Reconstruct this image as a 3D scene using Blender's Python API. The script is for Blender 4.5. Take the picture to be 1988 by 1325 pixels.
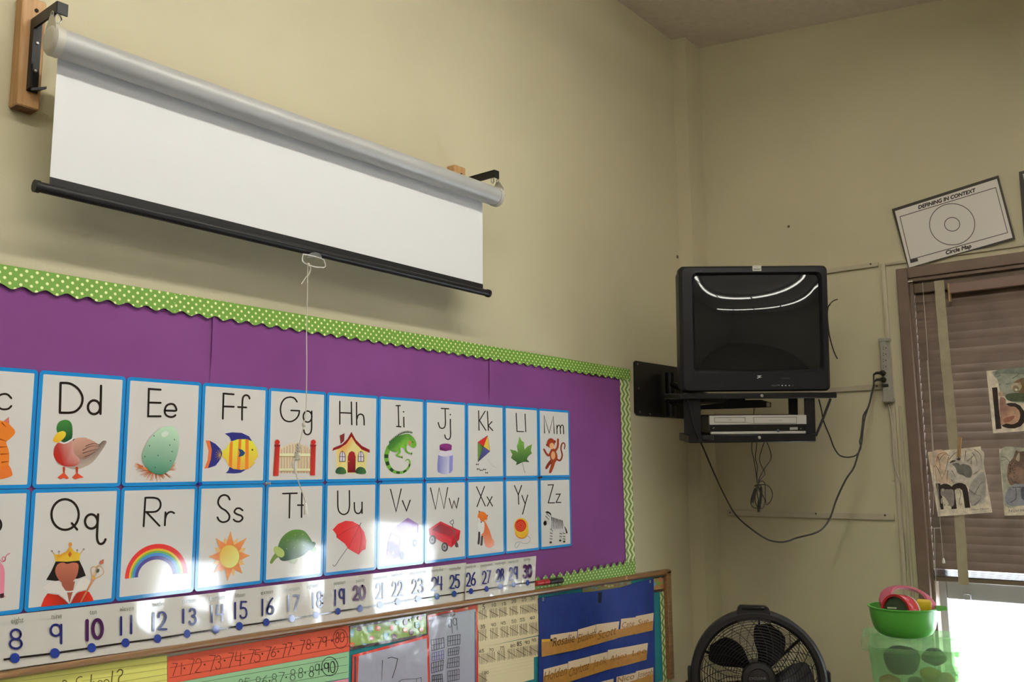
import bpy, bmesh, math, random
from mathutils import Vector, Matrix, Euler
random.seed(7)
for o in list(bpy.data.objects): bpy.data.objects.remove(o, do_unlink=True)
SC = bpy.context.scene
COL = SC.collection
PI = math.pi
# ------------------------------------------------------------------ camera (solved from the card grid and the walls)
IW, IH = 1988.0, 1325.0
FPX = 1750.0
YAW, PITCH, ROLL = 0.68037482, 0.14212375, -0.00931771
CAM = Vector((-3.97553515, -2.04780569, 1.6))
_fw = Vector((math.cos(PITCH)*math.cos(YAW), math.cos(PITCH)*math.sin(YAW), math.sin(PITCH)))
_rt = Vector((math.sin(YAW), -math.cos(YAW), 0.0)); _up = _rt.cross(_fw)
C_R = _rt*math.cos(ROLL)+_up*math.sin(ROLL); C_U = -_rt*math.sin(ROLL)+_up*math.cos(ROLL)
cd = bpy.data.cameras.new('camera'); cam = bpy.data.objects.new('camera', cd); COL.objects.link(cam)
cd.sensor_width = 36.0; cd.sensor_fit = 'HORIZONTAL'; cd.lens = FPX/IW*36.0; cd.clip_start = 0.05
_m = Matrix((C_R, C_U, -_fw)).transposed().to_4x4(); _m.translation = CAM; cam.matrix_world = _m
SC.camera = cam
# ------------------------------------------------------------------ sky, exposure
SKY = 20.0
w = bpy.data.worlds.new('world'); SC.world = w; w.use_nodes = True
bg = w.node_tree.nodes['Background']; bg.inputs['Color'].default_value = (0.80, 0.90, 1.0, 1); bg.inputs['Strength'].default_value = SKY
SC.view_settings.view_transform = 'Standard'; SC.view_settings.look = 'None'
SC.view_settings.exposure = -0.15; SC.view_settings.gamma = 1.0; SC.view_settings.use_curve_mapping = False
LAMP = 36.0        # radiance of the fluorescent tubes
# ------------------------------------------------------------------ frames: local x right, -y out of the surface, z up
def ray(u, v): return _fw + C_R*((u-IW/2)/FPX) - C_U*((v-IH/2)/FPX)
class Fr:
    def __init__(s, o=(0,0,0), yaw=0.0, tilt=0.0):
        s.o = Vector(o); s.R = Euler((tilt, 0, yaw), 'XYZ').to_matrix(); s.RT = s.R.transposed(); s.e = Euler((tilt, 0, yaw), 'XYZ')
    def px(s, u, v, y=0.0):           # where the sight line through a photo pixel meets the local plane y
        c = s.RT @ (CAM-s.o); d = s.RT @ ray(u, v)
        return c + d*((y-c.y)/d.y)
    def w(s, p): return s.o + s.R @ Vector(p)
LW = Fr(); RW = Fr((0,0,0), -PI/2)
def at_depth(u, v, t): return CAM + ray(u, v)*t
# ------------------------------------------------------------------ colours and materials
def lin(c): c /= 255.0; return c/12.92 if c <= 0.04045 else ((c+0.055)/1.055)**2.4
def C(r, g, b, k=0.72): return tuple(min(0.92, lin(x)/k) for x in (r, g, b))
MATS = {}
def mat(name, col=(0.5,0.5,0.5), rough=0.6, metal=0.0, spec=0.5, attr=False, noise=None, bump=None, coat=0.0, trans=0.0, emit=None, sheen=0.0, alpha=None):
    """noise=(scale, amount, detail) mottles the colour; bump=(scale, strength, distance, detail)"""
    if name in MATS: return MATS[name]
    m = bpy.data.materials.new(name); m.use_nodes = True; MATS[name] = m
    nt = m.node_tree; N = nt.nodes; L = nt.links; b = N['Principled BSDF']
    b.inputs['Base Color'].default_value = (*col, 1); b.inputs['Roughness'].default_value = rough; b.inputs['Metallic'].default_value = metal
    b.inputs['Specular IOR Level'].default_value = spec; b.inputs['Coat Weight'].default_value = coat; b.inputs['Coat Roughness'].default_value = 0.06
    if trans: b.inputs['Transmission Weight'].default_value = trans
    if emit: b.inputs['Emission Color'].default_value = (*emit[0], 1); b.inputs['Emission Strength'].default_value = emit[1]
    src = None
    if attr:
        a = N.new('ShaderNodeAttribute'); a.attribute_name = 'Col'; src = a.outputs['Color']
    geo = N.new('ShaderNodeNewGeometry')
    if noise:
        n = N.new('ShaderNodeTexNoise'); n.inputs['Scale'].default_value = noise[0]; n.inputs['Detail'].default_value = noise[2] if len(noise) > 2 else 3
        L.new(geo.outputs['Position'], n.inputs['Vector'])
        r = N.new('ShaderNodeMapRange'); r.inputs['From Min'].default_value = 0.3; r.inputs['From Max'].default_value = 0.7
        r.inputs['To Min'].default_value = 1-noise[1]; r.inputs['To Max'].default_value = 1+noise[1]*0.6; L.new(n.outputs['Fac'], r.inputs['Value'])
        mx = N.new('ShaderNodeVectorMath'); mx.operation = 'SCALE'
        if src: L.new(src, mx.inputs[0])
        else: mx.inputs[0].default_value = col
        L.new(r.outputs['Result'], mx.inputs['Scale']); src = mx.outputs['Vector']
    if src: L.new(src, b.inputs['Base Color'])
    if bump:
        n = N.new('ShaderNodeTexNoise'); n.inputs['Scale'].default_value = bump[0]; n.inputs['Detail'].default_value = bump[3] if len(bump) > 3 else 2
        L.new(geo.outputs['Position'], n.inputs['Vector'])
        bp = N.new('ShaderNodeBump'); bp.inputs['Strength'].default_value = bump[1]; bp.inputs['Distance'].default_value = bump[2]
        L.new(n.outputs['Fac'], bp.inputs['Height']); L.new(bp.outputs['Normal'], b.inputs['Normal'])
        if coat: L.new(bp.outputs['Normal'], b.inputs['Coat Normal'])
    if alpha is not None: b.inputs['Alpha'].default_value = alpha
    return m
def math_node(nt, op, a, b=None):
    n = nt.nodes.new('ShaderNodeMath'); n.operation = op
    for i, x in enumerate((a, b)):
        if x is None: continue
        if isinstance(x, (int, float)): n.inputs[i].default_value = x
        else: nt.links.new(x, n.inputs[i])
    return n.outputs[0]
def pattern_mat(name, c0, c1, kind, p, rough=0.45):
    """print on border strips, in the strip's own coordinates: 'dots' p=(dx, dz, r, zoff); 'chevron' p=(stripe, period, amp, share)"""
    if name in MATS: return MATS[name]
    m = bpy.data.materials.new(name); m.use_nodes = True; MATS[name] = m
    nt = m.node_tree; b = nt.nodes['Principled BSDF']; b.inputs['Roughness'].default_value = rough
    tc = nt.nodes.new('ShaderNodeTexCoord'); sx = nt.nodes.new('ShaderNodeSeparateXYZ'); nt.links.new(tc.outputs['Object'], sx.inputs[0])
    X, Z = sx.outputs['X'], sx.outputs['Z']
    M = lambda op, a, b=None: math_node(nt, op, a, b)
    if kind == 'dots':
        dx, dz, r, _ = p
        row = M('FLOOR', M('DIVIDE', Z, dz))
        sh = M('MULTIPLY', M('FLOORED_MODULO', row, 2.0), dx/2)
        fx = M('SUBTRACT', M('FLOORED_MODULO', M('ADD', X, sh), dx), dx/2)
        fz = M('SUBTRACT', M('FLOORED_MODULO', Z, dz), dz/2)
        d = M('SQRT', M('ADD', M('MULTIPLY', fx, fx), M('MULTIPLY', fz, fz)))
        fac = M('LESS_THAN', d, r)
    else:
        st, per, amp, share = p
        tri = M('ABSOLUTE', M('SUBTRACT', M('FLOORED_MODULO', M('DIVIDE', Z, per), 1.0), 0.5))
        fac = M('LESS_THAN', M('FLOORED_MODULO', M('DIVIDE', M('ADD', X, M('MULTIPLY', tri, amp*2)), st), 1.0), share)
    mx = nt.nodes.new('ShaderNodeMix'); mx.data_type = 'RGBA'; nt.links.new(fac, mx.inputs['Factor'])
    mx.inputs['A'].default_value = (*c0, 1); mx.inputs['B'].default_value = (*c1, 1); nt.links.new(mx.outputs['Result'], b.inputs['Base Color'])
    return m
def wood_mat(name, c0, c1, scale=(3,30,30), rough=0.45, coat=0.2):
    if name in MATS: return MATS[name]
    m = bpy.data.materials.new(name); m.use_nodes = True; MATS[name] = m
    nt = m.node_tree; b = nt.nodes['Principled BSDF']; b.inputs['Roughness'].default_value = rough; b.inputs['Coat Weight'].default_value = coat; b.inputs['Coat Roughness'].default_value = .25
    g = nt.nodes.new('ShaderNodeTexCoord'); mp = nt.nodes.new('ShaderNodeMapping'); mp.inputs['Scale'].default_value = scale
    nt.links.new(g.outputs['Object'], mp.inputs['Vector'])
    n = nt.nodes.new('ShaderNodeTexNoise'); n.inputs['Scale'].default_value = 3.0; n.inputs['Detail'].default_value = 5; nt.links.new(mp.outputs['Vector'], n.inputs['Vector'])
    cr = nt.nodes.new('ShaderNodeValToRGB'); cr.color_ramp.elements[0].color = (*c0, 1); cr.color_ramp.elements[1].color = (*c1, 1)
    cr.color_ramp.elements[0].position = .3; cr.color_ramp.elements[1].position = .7
    nt.links.new(n.outputs['Fac'], cr.inputs['Fac']); nt.links.new(cr.outputs['Color'], b.inputs['Base Color'])
    return m
# ------------------------------------------------------------------ mesh builder
def catmull(pts, n=6, closed=False):
    P = [Vector(p) for p in pts]; k = len(P); out = []
    if k < 3: return P
    for i in range(k if closed else k-1):
        if closed: a, b, c, d = P[(i-1) % k], P[i], P[(i+1) % k], P[(i+2) % k]
        else: a, b, c, d = P[max(i-1, 0)], P[i], P[i+1], P[min(i+2, k-1)]
        for j in range(n):
            t = j/n
            out.append(0.5*((2*b)+(c-a)*t+(2*a-5*b+4*c-d)*t*t+(3*b-a-3*c+d)*t**3))
    if not closed: out.append(P[-1])
    return out
class MB:
    def __init__(s): s.v = []; s.f = []; s.c = []; s.cc = (1,1,1)
    def add(s, vs, fs, col=None):
        k = len(s.v); s.v += [Vector(p) for p in vs]
        for f in fs:
            s.f.append([i+k for i in f])
            s.c.append([col or s.cc]*len(f) if not callable(col) else [col(s.v[i+k]) for i in f])
        return s
    def box(s, c, size, bev=0.0, rot=None, seg=1, col=None):
        bm = bmesh.new(); bmesh.ops.create_cube(bm, size=1.0)
        for v in bm.verts: v.co = Vector((v.co.x*size[0], v.co.y*size[1], v.co.z*size[2]))
        if bev: bmesh.ops.bevel(bm, geom=bm.edges[:], offset=bev, segments=seg, affect='EDGES', profile=0.5)
        M = Euler(rot).to_matrix() if rot else Matrix.Identity(3); c = Vector(c)
        bm.verts.index_update()
        s.add([M @ v.co + c for v in bm.verts], [[v.index for v in f.verts] for f in bm.faces], col); bm.free(); return s
    def span(s, a, b, bev=0.0, seg=1, col=None):
        a, b = Vector(a), Vector(b); return s.box((a+b)/2, [abs(x) for x in (b-a)], bev, None, seg, col)
    def tube(s, path, r, n=8, col=None, closed=False, caps=True):
        P = [Vector(p) for p in path]; k = len(P)
        rr = r if isinstance(r, (list, tuple)) else [r]*k
        up = Vector((0.12, 0.31, 0.94)); rings = []; vs = []; prev = None
        for i in range(k):
            t = (P[(i+1) % k]-P[(i-1) % k]) if closed else (P[min(i+1, k-1)]-P[max(i-1, 0)])
            if t.length < 1e-9: t = Vector((0,0,1))
            t.normalize()
            if prev is None:
                a = t.cross(up); 
                if a.length < 1e-3: a = t.cross(Vector((1,0,0)))
            else: a = prev - t*prev.dot(t)
            a.normalize(); prev = a; b = t.cross(a)
            for j in range(n):
                an = 2*PI*j/n; vs.append(P[i]+(a*math.cos(an)+b*math.sin(an))*rr[i])
        fs = []
        for i in range(k if closed else k-1):
            i2 = (i+1) % k
            for j in range(n): fs.append([i*n+j, i*n+(j+1) % n, i2*n+(j+1) % n, i2*n+j])
        if caps and not closed: fs += [list(range(n))[::-1], [(k-1)*n+j for j in range(n)]]
        return s.add(vs, fs, col)
    def lathe(s, prof, o=(0,0,0), axis='z', n=32, col=None, rot=None, sx=1.0, closed_prof=False):
        """prof: (radius, height) pairs"""
        M = {'z': Matrix.Identity(3), 'y': Matrix(((1,0,0),(0,0,-1),(0,1,0))), 'x': Matrix(((0,0,1),(0,1,0),(-1,0,0)))}[axis]
        if rot: M = Euler(rot).to_matrix() @ M
        o = Vector(o); vs = []; k = len(prof)
        for (r, h) in prof:
            for j in range(n): a = 2*PI*j/n; vs.append(o + M @ Vector((r*math.cos(a)*sx, r*math.sin(a), h)))
        fs = []
        for i in range(k if closed_prof else k-1):
            i2 = (i+1) % k
            for j in range(n): fs.append([i*n+j, i*n+(j+1) % n, i2*n+(j+1) % n, i2*n+j])
        if not closed_prof:
            if prof[0][0] > 1e-6: fs.append(list(range(n))[::-1])
            if prof[-1][0] > 1e-6: fs.append([(k-1)*n+j for j in range(n)])
        return s.add(vs, fs, col)
    def prism(s, pts, d, col=None):
        """pts: outline of 3D points, extruded by vector d"""
        P = [Vector(p) for p in pts]; d = Vector(d); k = len(P)
        return s.add(P+[p+d for p in P], [list(range(k))[::-1], [k+i for i in range(k)]]+[[i, (i+1) % k, k+(i+1) % k, k+i] for i in range(k)], col)
    def grid(s, fn, nu, nv, col=None, thick=None):
        vs = [fn(i/nu, j/nv) for j in range(nv+1) for i in range(nu+1)]
        return s.add(vs, [[j*(nu+1)+i, j*(nu+1)+i+1, (j+1)*(nu+1)+i+1, (j+1)*(nu+1)+i] for j in range(nv) for i in range(nu)], col)
    def mesh(s, name, m, base, smooth=True, attr=False, recalc=True):
        me = bpy.data.meshes.new(name)
        me.from_pydata([tuple(p-base) for p in s.v], [], s.f)
        if recalc:
            bm = bmesh.new(); bm.from_mesh(me); bmesh.ops.recalc_face_normals(bm, faces=bm.faces[:]); bm.to_mesh(me); bm.free()
        if attr:
            a = me.color_attributes.new('Col', 'FLOAT_COLOR', 'CORNER')
            flat = []
            for f in s.c:
                for c in f: flat += [c[0], c[1], c[2], 1.0]
            a.data.foreach_set('color', flat)
        me.materials.append(m)
        if smooth:
            me.polygons.foreach_set('use_smooth', [True]*len(me.polygons)); me.set_sharp_from_angle(angle=math.radians(38))
        me.update(); return me
class Draw(MB):
    """flat print traced from a crop of the photo onto a surface: F frame, K=(x0, y0, scale) of the crop, off = distance from the surface"""
    def __init__(s, F, K=(0,0,1.0), off=0.005, step=4e-5):
        super().__init__(); s.F = F; s.K = K; s.off = off; s.step = step
    def P(s, p): return s.F.px(s.K[0]+p[0]/s.K[2], s.K[1]+p[1]/s.K[2], -s.off)
    def _lay(s, pts, faces, col):
        s.off += s.step
        if isinstance(col, tuple) and len(col) == 4:      # printed gradient: (colour a, colour b, point a, point b) in crop pixels
            ca, cb, pa, pb = col; d = Vector(pb)-Vector(pa); dd = d.dot(d)
            cols = []
            for p in pts:
                t = max(0, min(1, (Vector(p)-Vector(pa)).dot(d)/dd)); cols.append(tuple(ca[i]+(cb[i]-ca[i])*t for i in range(3)))
        else: cols = [col]*len(pts)
        k = len(s.v); s.v += [s.P(p) for p in pts]
        for f in faces: s.f.append([i+k for i in f]); s.c.append([cols[i] for i in f])
        return s
    def poly(s, pts, col, smooth=False, n=4):
        q = [tuple(p) for p in (catmull([(a, b) for a, b in pts], n, True) if smooth else pts)]
        return s._lay(q, [list(range(len(q)))], col)
    def disc(s, c, rx, ry, col, n=24, rot=0.0, a0=0.0, a1=2*PI):
        q = []
        m = n if a1-a0 > 6.28 else n+1
        for j in range(m):
            a = a0+(a1-a0)*j/n; x, y = rx*math.cos(a), ry*math.sin(a)
            q.append((c[0]+x*math.cos(rot)-y*math.sin(rot), c[1]+x*math.sin(rot)+y*math.cos(rot)))
        return s._lay(q, [list(range(len(q)))], col)
    def stroke(s, pts, w, col, smooth=False, closed=False, cap=True):
        q = [Vector(p) for p in (catmull([Vector((a, b)) for a, b in pts], 5, closed) if smooth else pts)]
        q = [Vector((p[0], p[1])) for p in q]; k = len(q)
        ws = w if isinstance(w, (list, tuple)) else (w, w)
        L = []; R = []
        for i in range(k):
            a = q[(i-1) % k] if closed else q[max(i-1, 0)]; b = q[(i+1) % k] if closed else q[min(i+1, k-1)]
            d1 = (q[i]-a); d2 = (b-q[i])
            d1 = d1.normalized() if d1.length > 1e-9 else d2.normalized(); d2 = d2.normalized() if d2.length > 1e-9 else d1
            t = (d1+d2); t = t.normalized() if t.length > 1e-6 else d1
            nrm = Vector((-t.y, t.x)); h = (ws[0]+(ws[1]-ws[0])*i/max(1, k-1))/2/max(0.45, abs(nrm.dot(Vector((-d1.y, d1.x)))))
            L.append(q[i]+nrm*h); R.append(q[i]-nrm*h)
        pts2 = L+R; fs = [[i, i+1, k+i+1, k+i] for i in range(k-1)]
        if closed: fs.append([k-1, 0, k, 2*k-1])
        elif cap:
            for e, (c0, wd, dr) in enumerate(((q[0], ws[0], (q[0]-q[1])), (q[-1], ws[1], (q[-1]-q[-2])))):
                if dr.length < 1e-9: continue
                a0 = math.atan2(dr.y, dr.x); b0 = len(pts2)
                pts2 += [c0+Vector((math.cos(a0+t), math.sin(a0+t)))*wd/2 for t in (-1.57, -.8, 0, .8, 1.57)]
                fs.append(list(range(b0, b0+5)))
        return s._lay([tuple(p) for p in pts2], fs, col)
    def ring(s, c, rx, ry, w, col, rot=0.0, n=28):
        return s.stroke([(c[0]+rx*math.cos(2*PI*j/n), c[1]+ry*math.sin(2*PI*j/n)) for j in range(n)], w, col, closed=True)
# ------------------------------------------------------------------ things and parts
class T:
    def __init__(s, name, label=None, cat=None, F=LW, group=None, kind=None, base=None):
        s.name, s.label, s.cat, s.F, s.group, s.kind, s.parts, s.base = name, label, cat, F, group, kind, [], base
    def part(s, name, mb, m, parent=None, smooth=True, attr=False, label=None, recalc=True, kind=None):
        s.parts.append((name, mb, m, parent, smooth, attr, label, recalc, kind)); return len(s.parts)-1
    def done(s):
        vs = [v for p in s.parts for v in p[1].v]
        if s.base is None:
            xs, ys, zs = [v.x for v in vs], [v.y for v in vs], [v.z for v in vs]
            s.base = Vector(((min(xs)+max(xs))/2, (min(ys)+max(ys))/2, min(zs)))
        else: s.base = Vector(s.base)
        single = len(s.parts) == 1 and s.parts[0][0] is None
        if single:
            _, mb, m, _, smooth, attr, _, recalc, _ = s.parts[0]
            root = bpy.data.objects.new(s.name, mb.mesh(s.name, m, s.base, smooth, attr, recalc))
        else:
            root = bpy.data.objects.new(s.name, None); root.empty_display_size = 0.05
        COL.objects.link(root); root.location = s.F.w(s.base); root.rotation_euler = s.F.e
        if s.label: root['label'] = s.label
        if s.cat: root['category'] = s.cat
        if s.group: root['group'] = s.group
        if s.kind: root['kind'] = s.kind
        objs = []
        if not single:
            shared = {}
            for (n, mb, m, par, smooth, attr, lab, recalc, kd) in s.parts:
                o = bpy.data.objects.new(n, mb.mesh(n, m, s.base, smooth, attr, recalc)); COL.objects.link(o)
                o.parent = root if par is None else objs[par]
                if lab: o['label'] = lab
                if kd: o['kind'] = kd
                objs.append(o)
        s.root = root; s.objs = objs; return root
def one(name, mb, m, label, cat, F=LW, group=None, kind=None, smooth=True, attr=False, recalc=True):
    t = T(name, label, cat, F, group, kind); t.part(None, mb, m, None, smooth, attr, None, recalc); return t.done()
# ------------------------------------------------------------------ lettering
_TXT = {}
def text_outline(s):
    if s not in _TXT:
        cu = bpy.data.curves.new('lettering', 'FONT'); cu.body = s; cu.resolution_u = 3
        ob = bpy.data.objects.new('lettering', cu); COL.objects.link(ob)
        dg = bpy.context.evaluated_depsgraph_get(); me = bpy.data.meshes.new_from_object(ob.evaluated_get(dg))
        _TXT[s] = ([tuple(v.co) for v in me.vertices], [list(p.vertices) for p in me.polygons])
        bpy.data.objects.remove(ob, do_unlink=True); bpy.data.curves.remove(cu); bpy.data.meshes.remove(me)
    return _TXT[s]
def text(d, s, a, b, h, col, slant=0.0, bold=0.0):
    """lettering s on a Draw d: baseline from crop pixel a to b, cap height h in crop pixels"""
    vs, fs = text_outline(s)
    x0 = min(v[0] for v in vs); x1 = max(v[0] for v in vs); a, b = Vector(a), Vector(b)
    up = Vector((-(b-a).y, (b-a).x)); up = Vector((0, -1)) 
    pts = []
    for v in vs:
        t = (v[0]-x0)/(x1-x0); y = v[1]/0.69
        p = a+(b-a)*t+up*h*y + Vector((slant*h*y, 0)); pts.append((p.x, p.y))
    if bold:
        for dx, dy in ((-bold, 0), (bold, 0), (0, bold), (0, -bold)): d._lay([(x+dx, y+dy) for x, y in pts], fs, col)
    return d._lay(pts, fs, col)
def _el(cx, cy, rx, ry, a0, a1, n=14): return [(cx+rx*math.cos(math.radians(a0+(a1-a0)*i/n)), cy+ry*math.sin(math.radians(a0+(a1-a0)*i/n))) for i in range(n+1)]
DIG = {'0': [_el(.5,.5,.5,.5,90,450)], '1': [[(.5,1),(.5,0)]],
 '2': [[(.03,.72),(.12,.92),(.42,1),(.75,.94),(.92,.75),(.8,.5),(.45,.25),(0,0)], [(0,0),(1,0)]],
 '3': [[(.05,.85),(.2,.97),(.5,1),(.82,.92),(.9,.74),(.75,.58),(.4,.53)], [(.4,.53),(.8,.48),(1,.28),(.85,.08),(.5,0),(.15,.04),(0,.16)]],
 '4': [[(.1,1),(0,.4),(1,.4)], [(.85,1),(.85,0)]],
 '5': [[(.95,1),(.15,1),(.08,.58)], [(.08,.58),(.45,.64),(.85,.55),(1,.32),(.85,.08),(.45,0),(.1,.05),(0,.15)]],
 '6': [[(.85,1),(.4,.75),(.08,.4),(0,.25),(.1,.07),(.4,0),(.8,.05),(1,.25),(.85,.45),(.5,.5),(.15,.4),(.03,.25)]],
 '7': [[(0,1),(1,1),(.3,0)]],
 '8': [_el(.5,.75,.42,.25,0,360), _el(.5,.25,.5,.25,0,360)],
 '9': [_el(.46,.7,.46,.3,0,360), [(.95,1),(.95,0)]]}
def digit(d, ch, x0, x1, y0, y1, w, col, lean=0.0):
    """numeral ch in the crop box x0..x1, y0 (top)..y1 (bottom)"""
    for st in DIG[ch]:
        d.stroke([(x0+(x1-x0)*px+lean*(py-.5), y1+(y0-y1)*py) for px, py in st], w, col, smooth=len(st) > 3 and ch not in '47')
# ================================================================== the room
CEIL0, CEILK = 3.727, 0.125
def ceil_z(y): return CEIL0 + CEILK*y
WALLC = (0.575, 0.525, 0.352)
M_WALL = mat('wall_paint', WALLC, rough=0.55, spec=0.35, noise=(2.2, 0.05, 4), bump=(160, 0.35, 0.002, 3))
M_CEIL = mat('ceiling_texture', (0.76, 0.68, 0.61), rough=0.9, noise=(30, 0.07, 4), bump=(220, 0.6, 0.004, 2))
M_FLOOR = mat('floor_tile', (0.15, 0.125, 0.095), rough=0.4, noise=(4, 0.15, 4))
X0, Y0, WT = -7.2, -6.6, 0.22
def struct(name, mb, m, F=LW, smooth=False): return one(name, mb, m, None, None, F, kind='structure', smooth=smooth)
def wall_prism(name, a, b, th, m=None):           # a vertical wall from (x, y) a to b up to the sloping ceiling; th = outward thickness vector
    a3, b3 = Vector((a[0], a[1], 0)), Vector((b[0], b[1], 0)); th = Vector((*th, 0))
    q = []
    for p in (a3, b3, b3+th, a3+th): q.append(p)
    vs = [Vector((p.x, p.y, -0.12)) for p in q]+[Vector((p.x, p.y, ceil_z(min(p.y, 0))+0.05)) for p in q]
    mb = MB().add(vs, [[0,1,2,3],[4,5,6,7],[0,1,5,4],[1,2,6,5],[2,3,7,6],[3,0,4,7]]); struct(name, mb, m or M_WALL)
wall_prism('wall_left', (X0, 0), (WT, 0), (0, 0.15))
M_FAR = mat('far_wall_low_bounce', (0.36, 0.31, 0.22), rough=.7)  # unseen walls, darkened so they bounce less light into the room
wall_prism('wall_back', (X0, Y0), (X0, 0), (-0.15, 0), M_FAR)
wall_prism('wall_front', (X0, Y0), (WT, Y0), (0, -0.15), M_FAR)
struct('floor', MB().span((X0, Y0, -0.12), (0, 0, 0)), M_FLOOR)
mb = MB().add([(X0, 0, ceil_z(0)), (WT, 0, ceil_z(0)), (WT, Y0, ceil_z(Y0)), (X0, Y0, ceil_z(Y0)), (X0, 0, 4.0), (WT, 0, 4.0), (WT, Y0, 4.0), (X0, Y0, 4.0)],
              [[0,1,2,3],[4,5,6,7],[0,1,5,4],[1,2,6,5],[2,3,7,6],[3,0,4,7]]); struct('ceiling', mb, M_CEIL)
# boxed pier in the corner
struct('trim_1', MB().add([(-0.152, -0.073, 0), (0, -0.073, 0), (0, 0, 0), (-0.152, 0, 0), (-0.152, -0.073, ceil_z(-.073)+.02), (0, -0.073, ceil_z(-.073)+.02), (0, 0, ceil_z(0)+.02), (-0.152, 0, ceil_z(0)+.02)],
              [[0,1,2,3],[4,5,6,7],[0,1,5,4],[1,2,6,5],[2,3,7,6],[3,0,4,7]]), M_WALL)
# right wall with four window openings (local frame RW: x runs away from the corner, -y into the room)
WIN = [(1.0, 1.64), (1.80, 2.58), (2.76, 3.32), (3.92, 5.30)]; WZ0, WZ1 = 0.42, 2.386
mb = MB(); RL = -Y0
xs = [0.0]+[v for wv in WIN for v in wv]+[RL]
for i in range(0, len(xs), 2):
    a, b = xs[i], xs[i+1]; za, zb = ceil_z(-a)+.05, ceil_z(-b)+.05
    mb.add([(a,0,-.12),(b,0,-.12),(b,WT,-.12),(a,WT,-.12),(a,0,za),(b,0,zb),(b,WT,zb),(a,WT,za)], [[0,1,2,3],[4,5,6,7],[0,1,5,4],[1,2,6,5],[2,3,7,6],[3,0,4,7]])
for a, b in WIN:
    mb.span((a, 0, -.12), (b, WT, WZ0)); za, zb = ceil_z(-a)+.05, ceil_z(-b)+.05
    mb.add([(a,0,WZ1),(b,0,WZ1),(b,WT,WZ1),(a,WT,WZ1),(a,0,za),(b,0,zb),(b,WT,zb),(a,WT,za)], [[0,1,2,3],[4,5,6,7],[0,1,5,4],[1,2,6,5],[2,3,7,6],[3,0,4,7]])
struct('wall_right', mb, M_WALL, RW)
M_CASE = mat('brown_casing', (0.185, 0.125, 0.09), rough=0.5, noise=(14, 0.12, 4))
M_SASH = mat('grey_sash', (0.42, 0.42, 0.44), rough=0.4)
gm = bpy.data.materials.new('window_glass'); gm.use_nodes = True; MATS['window_glass'] = gm
nt = gm.node_tree; nt.nodes.clear(); o_ = nt.nodes.new('ShaderNodeOutputMaterial'); t_ = nt.nodes.new('ShaderNodeBsdfTransparent'); g_ = nt.nodes.new('ShaderNodeBsdfGlossy')
g_.inputs['Roughness'].default_value = 0.02; mx_ = nt.nodes.new('ShaderNodeMixShader'); mx_.inputs[0].default_value = 0.06
nt.links.new(t_.outputs[0], mx_.inputs[1]); nt.links.new(g_.outputs[0], mx_.inputs[2]); nt.links.new(mx_.outputs[0], o_.inputs[0])
sr_t = RW.px(1850, 1120, .10).z; sr_b = RW.px(1850, 1163, .10).z
def window(i, a, b):
    t = T('window_%d' % i, None, None, RW, kind='structure'); cw = 0.046
    t.part('casing', MB().span((a-cw, -.022, WZ0-.04), (a, .004, WZ1+cw), .003), M_CASE)
    t.part('casing', MB().span((b, -.022, WZ0-.04), (b+cw, .004, WZ1+cw), .003), M_CASE)
    t.part('casing', MB().span((a, -.022, WZ1), (b, .004, WZ1+cw), .003), M_CASE)
    t.part('casing', MB().span((a, -.012, WZ1-.016), (b, .03, WZ1), .002), M_CASE, label='stepped inner lip under the head casing')
    t.part('sill', MB().span((a-cw, -.07, WZ0-.045), (b+cw, .10, WZ0), .005), M_CASE)
    y0, y1 = .085, .125; rt_, rb_ = (sr_t, sr_b) if i == 1 else (1.50, 1.44)
    t.part('light_gap_cover', MB().span((a, .002, WZ0), (a+.013, .060, WZ1), .001), M_CASE); t.part('light_gap_cover', MB().span((b-.013, .002, WZ0), (b, .060, WZ1), .001), M_CASE)  # added strips that hide the bright sunlit reveal at the slat ends
    t.part('sash_stile', MB().span((a, y0, WZ0), (a+.035, y1, WZ1), .003), M_SASH)
    t.part('sash_stile', MB().span((b-.035, y0, WZ0), (b, y1, WZ1), .003), M_SASH)
    t.part('meeting_rail', MB().span((a+.035, y0, rb_), (b-.035, y1, rt_), .004), M_SASH)
    t.part('sash_rail', MB().span((a+.035, y0, WZ0), (b-.035, y1, WZ0+.06), .003), M_SASH)
    t.part('sash_rail', MB().span((a+.035, y0, WZ1-.05), (b-.035, y1, WZ1), .003), M_SASH)
    t.part('pane', MB().span((a+.035, .102, WZ0+.06), (b-.035, .106, rb_)), gm, smooth=False)
    t.part('pane', MB().span((a+.035, .102, rt_), (b-.035, .106, WZ1-.05)), gm, smooth=False)
    t.part('sash_lock', MB().span(RW.px(1872, 1165, .08), RW.px(1884, 1155, .068), .003), M_SASH) if i == 1 else None
    t.done()
for i, (a, b) in enumerate(WIN): window(i+1, a, b)
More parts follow.
